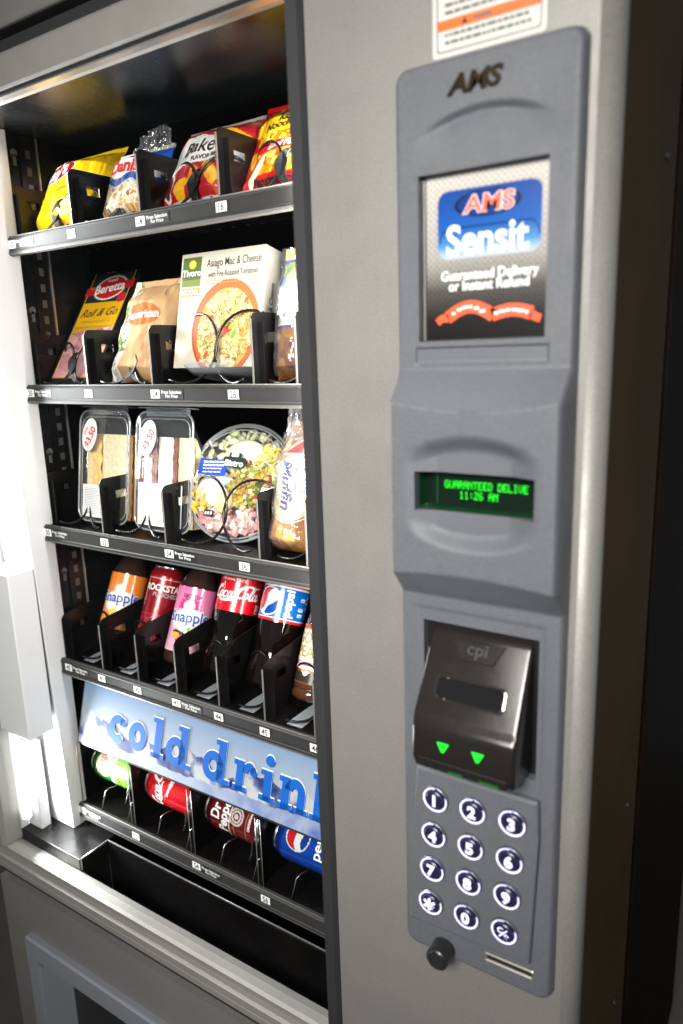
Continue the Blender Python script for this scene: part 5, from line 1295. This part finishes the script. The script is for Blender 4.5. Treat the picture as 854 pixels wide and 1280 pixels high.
decal('star_print', xf(star(0.018), -0.008, 0.042), S, 0.0003, mat('bright_red_print', (0.70, 0.05, 0.05), 0.3, 0.3), t_, maxlen=0.006)
decal('star_print', xf(star(0.011), -0.008, 0.042), S, 0.0006, mat('dark_red_print', (0.14, 0.006, 0.012), 0.3, 0.3), t_, maxlen=0.006)
ph = D(38)
fruit_r = [(-0.008, 0.022, 0.010, 0.009, 0, '#cc2c4c'), (-0.012, 0.026, 0.005, 0.005, 0, '#e0506c'), (-0.018, 0.028, 0.006, 0.009, 10, '#f0a83a'), (0.006, 0.022, 0.007, 0.006, 0, '#3f8c3a'), (0.013, 0.028, 0.008, 0.008, 0, '#f3c6cc'), (0.016, 0.031, 0.004, 0.004, 0, '#d85a78'), (-0.002, 0.036, 0.006, 0.003, 40, '#5fa044')]
r_, S = bottle('tea_bottle', 'pink labelled raspberry iced tea bottle beside the red can', -0.826, gl_prof, darkglass, (0.020, 0.124, 0.0320), snap_label('#d9669f', '#eab2c4', ('', '#c4246c', '#c22c74', fruit_r), ph, 0.020, 0.124), white_print, ph, cap=(0.0205, 0.014))
T(r_, S, 'Snapple', -0.004, 0.074, 0.0245, white_print, 0.075, rot=4, sx=0.92, off=0.0004); T(r_, S, 'Snapple', -0.004, 0.074, 0.0245, blue_print, 0.02, rot=4, sx=0.92, off=0.0008)
T(r_, S, 'DIET TEA', -0.004, 0.110, 0.0075, mat('maroon_print', (0.22, 0.02, 0.03), 0.4), 0.05, off=0.0006)
# cola bottle
ck_prof = [(r*1.07, z) for r, z in [(0.020, 0.0), (0.0295, 0.005), (0.0318, 0.014), (0.0322, 0.028), (0.0305, 0.044), (0.0270, 0.058), (0.0278, 0.074), (0.0308, 0.092), (0.0320, 0.104), (0.0320, 0.162), (0.0312, 0.172), (0.0270, 0.188), (0.0190, 0.204), (0.0135, 0.214), (0.0130, 0.222)]]
ph = D(30)
def cok(ph_, z):
    p = Paint((ph_-ph)*0.032, z); p.fill('#d3091a'); p.rect(0.0330, 0.0440, 0.1025, 0.1165, '#e9e4e0'); p.rect(0.0345, 0.0425, 0.1090, 0.1105, '#d3091a'); p.rect(0.0345, 0.0425, 0.1125, 0.1135, '#d3091a')
    for k in range(5): p.rect(0.0345, 0.0425, 0.1038+0.0010*k, 0.1042+0.0010*k, '#8a1a1a')
    return p.c
r_, S = bottle('cola_bottle', 'cola bottle with red label and white script beside the pink tea', -0.738, ck_prof, cola, (0.100, 0.153, 0.0344), cok, red_print, ph)
# script lettering from pen strokes
def bez(*P, n=10):
    out = []
    for i in range(0, len(P)-3, 3):
        a, b, c, d_ = [np.array(q, float) for q in P[i:i+4]]
        for k in range(n): t = k/n; out.append((1-t)**3*a+3*(1-t)**2*t*b+3*(1-t)*t*t*c+t**3*d_)
    out.append(np.array(P[-1], float)); return out
def script_cola(sc):
    pen = lambda a, b: (lambda t: (a+(b-a)*math.sin(math.pi*t)**0.8))
    sh = []
    def C(x, y, h): return stroke2d([np.array(q)*[1, 1]+[x, y] for q in bez((0.55*h, 0.72*h), (0.75*h, 1.05*h), (0.30*h, 1.10*h), (0.08*h, 0.60*h), (-0.10*h, 0.15*h), (0.20*h, -0.12*h), (0.62*h, 0.20*h))], pen(0.06*h, 0.26*h))
    def O(x, y, h): return stroke2d([np.array(q)+[x, y] for q in bez((0.30*h, 0.95*h), (-0.05*h, 0.90*h), (-0.15*h, 0.05*h), (0.22*h, 0.0), (0.62*h, 0.05*h), (0.72*h, 0.95*h), (0.30*h, 0.95*h))], lambda t: h*(0.16+0.14*abs(math.sin(2*math.pi*t))))
    def cc(x, y, h): return stroke2d([np.array(q)+[x, y] for q in bez((0.58*h, 0.75*h), (0.45*h, 1.05*h), (0.0, 0.95*h), (0.02*h, 0.45*h), (0.05*h, -0.10*h), (0.45*h, -0.05*h), (0.75*h, 0.30*h))], pen(0.10*h, 0.26*h))
    def aa(x, y, h): return join2d(O(x, y, h*0.95), stroke2d([np.array(q)+[x, y] for q in bez((0.66*h, 0.95*h), (0.60*h, 0.50*h), (0.52*h, 0.0), (0.70*h, 0.02*h), (0.85*h, 0.05*h), (0.95*h, 0.25*h), (1.0*h, 0.35*h))], pen(0.10*h, 0.24*h)))
    def ll(x, y, h): return stroke2d([np.array(q)+[x, y] for q in bez((0.05*h, 0.30*h), (0.55*h, 0.80*h), (0.72*h, 1.35*h), (0.48*h, 1.35*h), (0.25*h, 1.30*h), (0.10*h, 0.0), (0.38*h, 0.0), (0.50*h, 0.0), (0.62*h, 0.20*h), (0.70*h, 0.32*h))], pen(0.09*h, 0.20*h))
    H, h = 1.0, 0.55; x = 0
    parts = [C(0, 0, H), O(0.60, 0.0, h), cc(1.00, 0.0, h), aa(1.42, 0.0, h), stroke2d([(1.95, 0.24), (2.12, 0.28)], 0.10), C(2.15, 0, H), O(2.72, 0.0, h), ll(3.05, 0.0, 0.75), aa(3.50, 0.0, h)]
    parts.append(stroke2d(bez((0.45, 0.10), (0.9, -0.55), (1.9, 0.10), (2.4, -0.30)), lambda t: 0.05+0.16*math.sin(math.pi*t)))
    parts.append(stroke2d(bez((2.6, 0.95), (3.0, 1.25), (3.4, 0.80), (3.9, 1.05)), lambda t: 0.04+0.14*math.sin(math.pi*t)))
    v, f = join2d(*parts); v = v-[2.0, 0.4]; v = v+np.column_stack([v[:, 1]*0.22, v[:, 0]*0.04]); return v*sc, f
decal('script_lettering', xf(script_cola(0.0195), -0.002, 0.1285), S, 0.0004, white_print, r_, maxlen=0.006)
T(r_, S, 'ORIGINAL TASTE', -0.010, 0.1490, 0.0048, white_print, 0.03, off=0.0004, spacing=1.15); T(r_, S, '20 FL OZ (591 mL)', -0.012, 0.1060, 0.0048, mat('deep_red_ink', (0.16, 0.004, 0.006), 0.4), 0.03, off=0.0004)
# blue label cola
ph = D(17)
def pep(ph_, z):
    z = z+0.006
    p = Paint((ph_-ph)*0.033, z); p.fill('#0a62b4'); p.put((z < 0.1105) | (z > 0.1585), '#c41a2a'); p.put(((z > 0.1105) & (z < 0.1120)) | ((z > 0.1570) & (z < 0.1585)), '#e6eaf0')
    R0 = 0.0200; cx, cy = -0.014, 0.1345; inn = p.inell(cx, cy, R0, R0); p.put(p.inell(cx, cy, R0+0.0016, R0+0.0016), '#f2f4f6')
    u = (p.x-cx)*math.cos(R(58))+(p.y-cy)*math.sin(R(58)); v = -(p.x-cx)*math.sin(R(58))+(p.y-cy)*math.cos(R(58))
    p.put(inn, '#f2f4f6'); p.put(inn & (v > 0.0035+0.004*np.sin(u*150)), '#d01f2c'); p.put(inn & (v < -0.0075-0.003*np.sin(u*150)), '#0b3f94')
    for k, (a, b) in enumerate(((0.034, 0.118), (0.034, 0.126), (0.036, 0.141))): p.rect(a, a+0.009, b, b+0.0048, '#cfe0ee'); p.rect(a+0.001, a+0.008, b+0.0012, b+0.0018, '#0a62b4'); p.rect(a+0.001, a+0.008, b+0.003, b+0.0036, '#0a62b4')
    p.cells((p.x > 0.049) & (p.x < 0.070) & (z > 0.114) & (z < 0.155), ['#0a62b4', '#0a62b4', '#bcd4ea', '#2f7fc4'], 0.0022, 3)
    return p.c
pp_prof = [(r*1.05, z) for r, z in [(0.020, 0.0), (0.0300, 0.005), (0.0325, 0.014), (0.0328, 0.026), (0.0300, 0.042), (0.0285, 0.056), (0.0310, 0.076), (0.0326, 0.096), (0.0328, 0.106), (0.0328, 0.162), (0.0318, 0.172), (0.0270, 0.190), (0.0190, 0.205), (0.0135, 0.214), (0.0130, 0.222)]]
r_, S = bottle('cola_bottle', 'cola bottle with blue label and round red white blue emblem', -0.650, pp_prof, cola, (0.100, 0.156, 0.0346), pep, mat('cap_blue', (0.01, 0.06, 0.35), 0.3), ph)
T(r_, S, 'pepsi', 0.0195, 0.1285, 0.0200, white_print, 0.02, rot=88, off=0.0004)
# gold peak tea
ph = D(0)
def gp(ph_, z):
    p = Paint((ph_-ph)*0.029, z); p.fill('#e6e2d4'); p.put(z > 0.101, '#b5401c'); p.put((z > 0.098) & (z < 0.101), '#d8a860'); p.put((z > 0.049) & (z < 0.055), '#b03a22'); p.put((z > 0.040) & (z < 0.044), '#c9b8a0')
    m_ = (z < 0.034+0.010*np.abs(np.sin(p.x*90))) ; p.put(m_, '#2c2622'); p.put(z < 0.026, '#6a4022'); p.put((p.x < -0.030) | (p.x > 0.034), '#b5552a'); return p.c
tea_prof = [(0.022, 0.0), (0.0280, 0.004), (0.0295, 0.010), (0.0280, 0.018), (0.0290, 0.024), (0.0290, 0.100), (0.0280, 0.112), (0.0250, 0.128), (0.0200, 0.148), (0.0150, 0.165), (0.0145, 0.175)]
r_, S = bottle('tea_bottle', 'amber iced tea bottle with cream label and gold letters, right end of bottle tray', -0.568, tea_prof, tea, (0.024, 0.106, 0.0292), gp, white_print, ph)
T(r_, S, 'GOLD\nPEAK', -0.002, 0.0780, 0.0225, mat('olive_gold_print', (0.36, 0.24, 0.03), 0.35), 0.02, sx=0.85, off=0.0004, line=0.85)
T(r_, S, 'SWEETENED', -0.002, 0.0520, 0.0058, white_print, 0.02, off=0.0004); T(r_, S, 'BLACK TEA', -0.002, 0.0420, 0.0056, red_print, 0.02, off=0.0004)

# --- tray 5: drink cans lying across their lanes
def can(name, label, x, colf, phi, zc=0.739, y=0.151, roll=0.0):
    t_ = thing(name, label, 'can', (x+0.061, y, zc), (0, R(-90), 0), 'drink cans lying in the bottom tray')
    # local z runs along world -x; local x is world +z
    lathe('can_base', [(1e-4, 0.007), (0.018, 0.005), (0.0225, 0.0), (0.0245, 0.0008), (0.0300, 0.008), (0.0330, 0.014)], alu_can, t_, n=48)
    lathe('can_body', [(0.0330, 0.014+0.091*i/76) for i in range(77)]+[(0.0315, 0.110), (0.0275, 0.117)], printed_can, t_, n=180, colf=lambda p_, z_: colf(p_+D(13), 0.122-z_))
    lathe('can_lid', [(0.0275, 0.117), (0.0283, 0.1195), (0.0278, 0.1215), (0.0262, 0.1212), (0.0255, 0.1175), (1e-4, 0.1175)], alu_can, t_, n=48)
    return t_, cylS(0.0331, 0, phi-D(13))
VD = D(38)     # the side turned to the viewer
def c_ging(ph_, z):
    p = Paint((ph_-VD)*0.033, z); p.fill('#0f6b2c'); p.put(z > 0.066, '#63bf1e'); p.put((z > 0.060) & (z < 0.0675), '#d9ead0'); p.put(z > 0.100, '#3f9a24'); p.put(z < 0.022, '#0a4f22')
    p.ell(0.0, 0.0415, 0.024, 0.0200, '#c9a44a'); p.ell(0.0, 0.0415, 0.0225, 0.0185, '#f0e9d6'); p.cells((z > 0.07) & (z < 0.10), ['#63bf1e', '#78cf2a', '#55b01a', '#8fdc4a'], 0.006, 3); return p.c
r_, S = can('ginger_ale_can', 'green ginger ale can lying in the leftmost bottom lane', -0.975, c_ging, VD)
decal('can_lettering', xf(text2d('CANADA\nDRY', 0.0130, 0.04, line=0.8, sx=0.85), 0, 0.0805, 0), S, 0.0003, red_print, r_, maxlen=0.006)
def c_red(ph_, z):
    p = Paint((ph_-VD)*0.033, z); p.fill('#cf0a1a'); p.band(lambda x: 0.052+0.010*np.sin(x*55+1.0), lambda x: 0.0555+0.013*np.sin(x*55+0.7), '#e9e9e9'); return p.c
r_, S = can('cola_can', 'red cola can with white swash lying second from left', -0.836, c_red, VD)
decal('can_lettering', xf(script_cola(0.0190), 0.006, 0.0870, 4), S, 0.0003, white_print, r_, maxlen=0.006)
decal('can_lettering', xf(text2d('Original Taste', 0.0050, 0.02), 0.004, 0.0600, 0), S, 0.0003, white_print, r_, maxlen=0.006)
def c_dp(ph_, z):
    p = Paint((ph_-VD)*0.033, z); p.fill('#6e1219'); p.put(z < 0.020, '#4a0c12'); p.put((z > 0.100), '#560e15')
    for z_ in (0.0655, 0.0905): p.put(np.abs(z-z_) < 0.0006, '#b9876a')
    d = np.sqrt((p.x-0.004)**2+(z-0.070)**2)
    for r0 in (0.008, 0.0125): p.put((np.abs(d-r0) < 0.0014) & (p.x > -0.012), '#e2d8d4')
    p.put((np.abs(z-0.057) < 0.0009), '#e2d8d4'); p.put(p.inell(0.004, 0.070, 0.004, 0.004), '#e2d8d4'); return p.c
r_, S = can('pepper_soda_can', 'maroon pepper soda can with white letters lying third from left', -0.697, c_dp, VD)
decal('can_lettering', xf(text2d('Dr\nPepper', 0.0235, 0.03, line=0.72, sx=0.85, shear=0.1), 0.002, 0.0825, 0), S, 0.0003, white_print, r_, maxlen=0.006)
decal('can_lettering', xf(text2d('ORIGINAL', 0.0062, 0.02), 0.004, 0.0255, 0), S, 0.0003, white_print, r_, maxlen=0.006)
def c_pep(ph_, z):
    p = Paint((ph_-VD)*0.033, z); p.fill('#0b46ae'); p.put(z < 0.020, '#0a2f7a'); cx, cy, R0 = 0.012, 0.046, 0.0190
    p.put(p.inell(cx, cy, R0+0.0018, R0+0.0018), '#f2f4f6'); inn = p.inell(cx, cy, R0, R0); u = p.x-cx; v = p.y-cy
    p.put(inn, '#f2f4f6'); p.put(inn & (v+0.3*u < -0.0045+0.003*np.sin(u*140)), '#d01f2c'); p.put(inn & (v+0.3*u > 0.0070+0.003*np.sin(u*140)), '#0b3f94'); return p.c
r_, S = can('cola_can', 'blue cola can with round red white blue emblem, rightmost in the bottom tray', -0.558, c_pep, VD)
decal('can_lettering', xf(text2d('pepsi', 0.0230, 0.02), 0.014, 0.0370, 0), S, 0.0003, white_print, r_, maxlen=0.006)
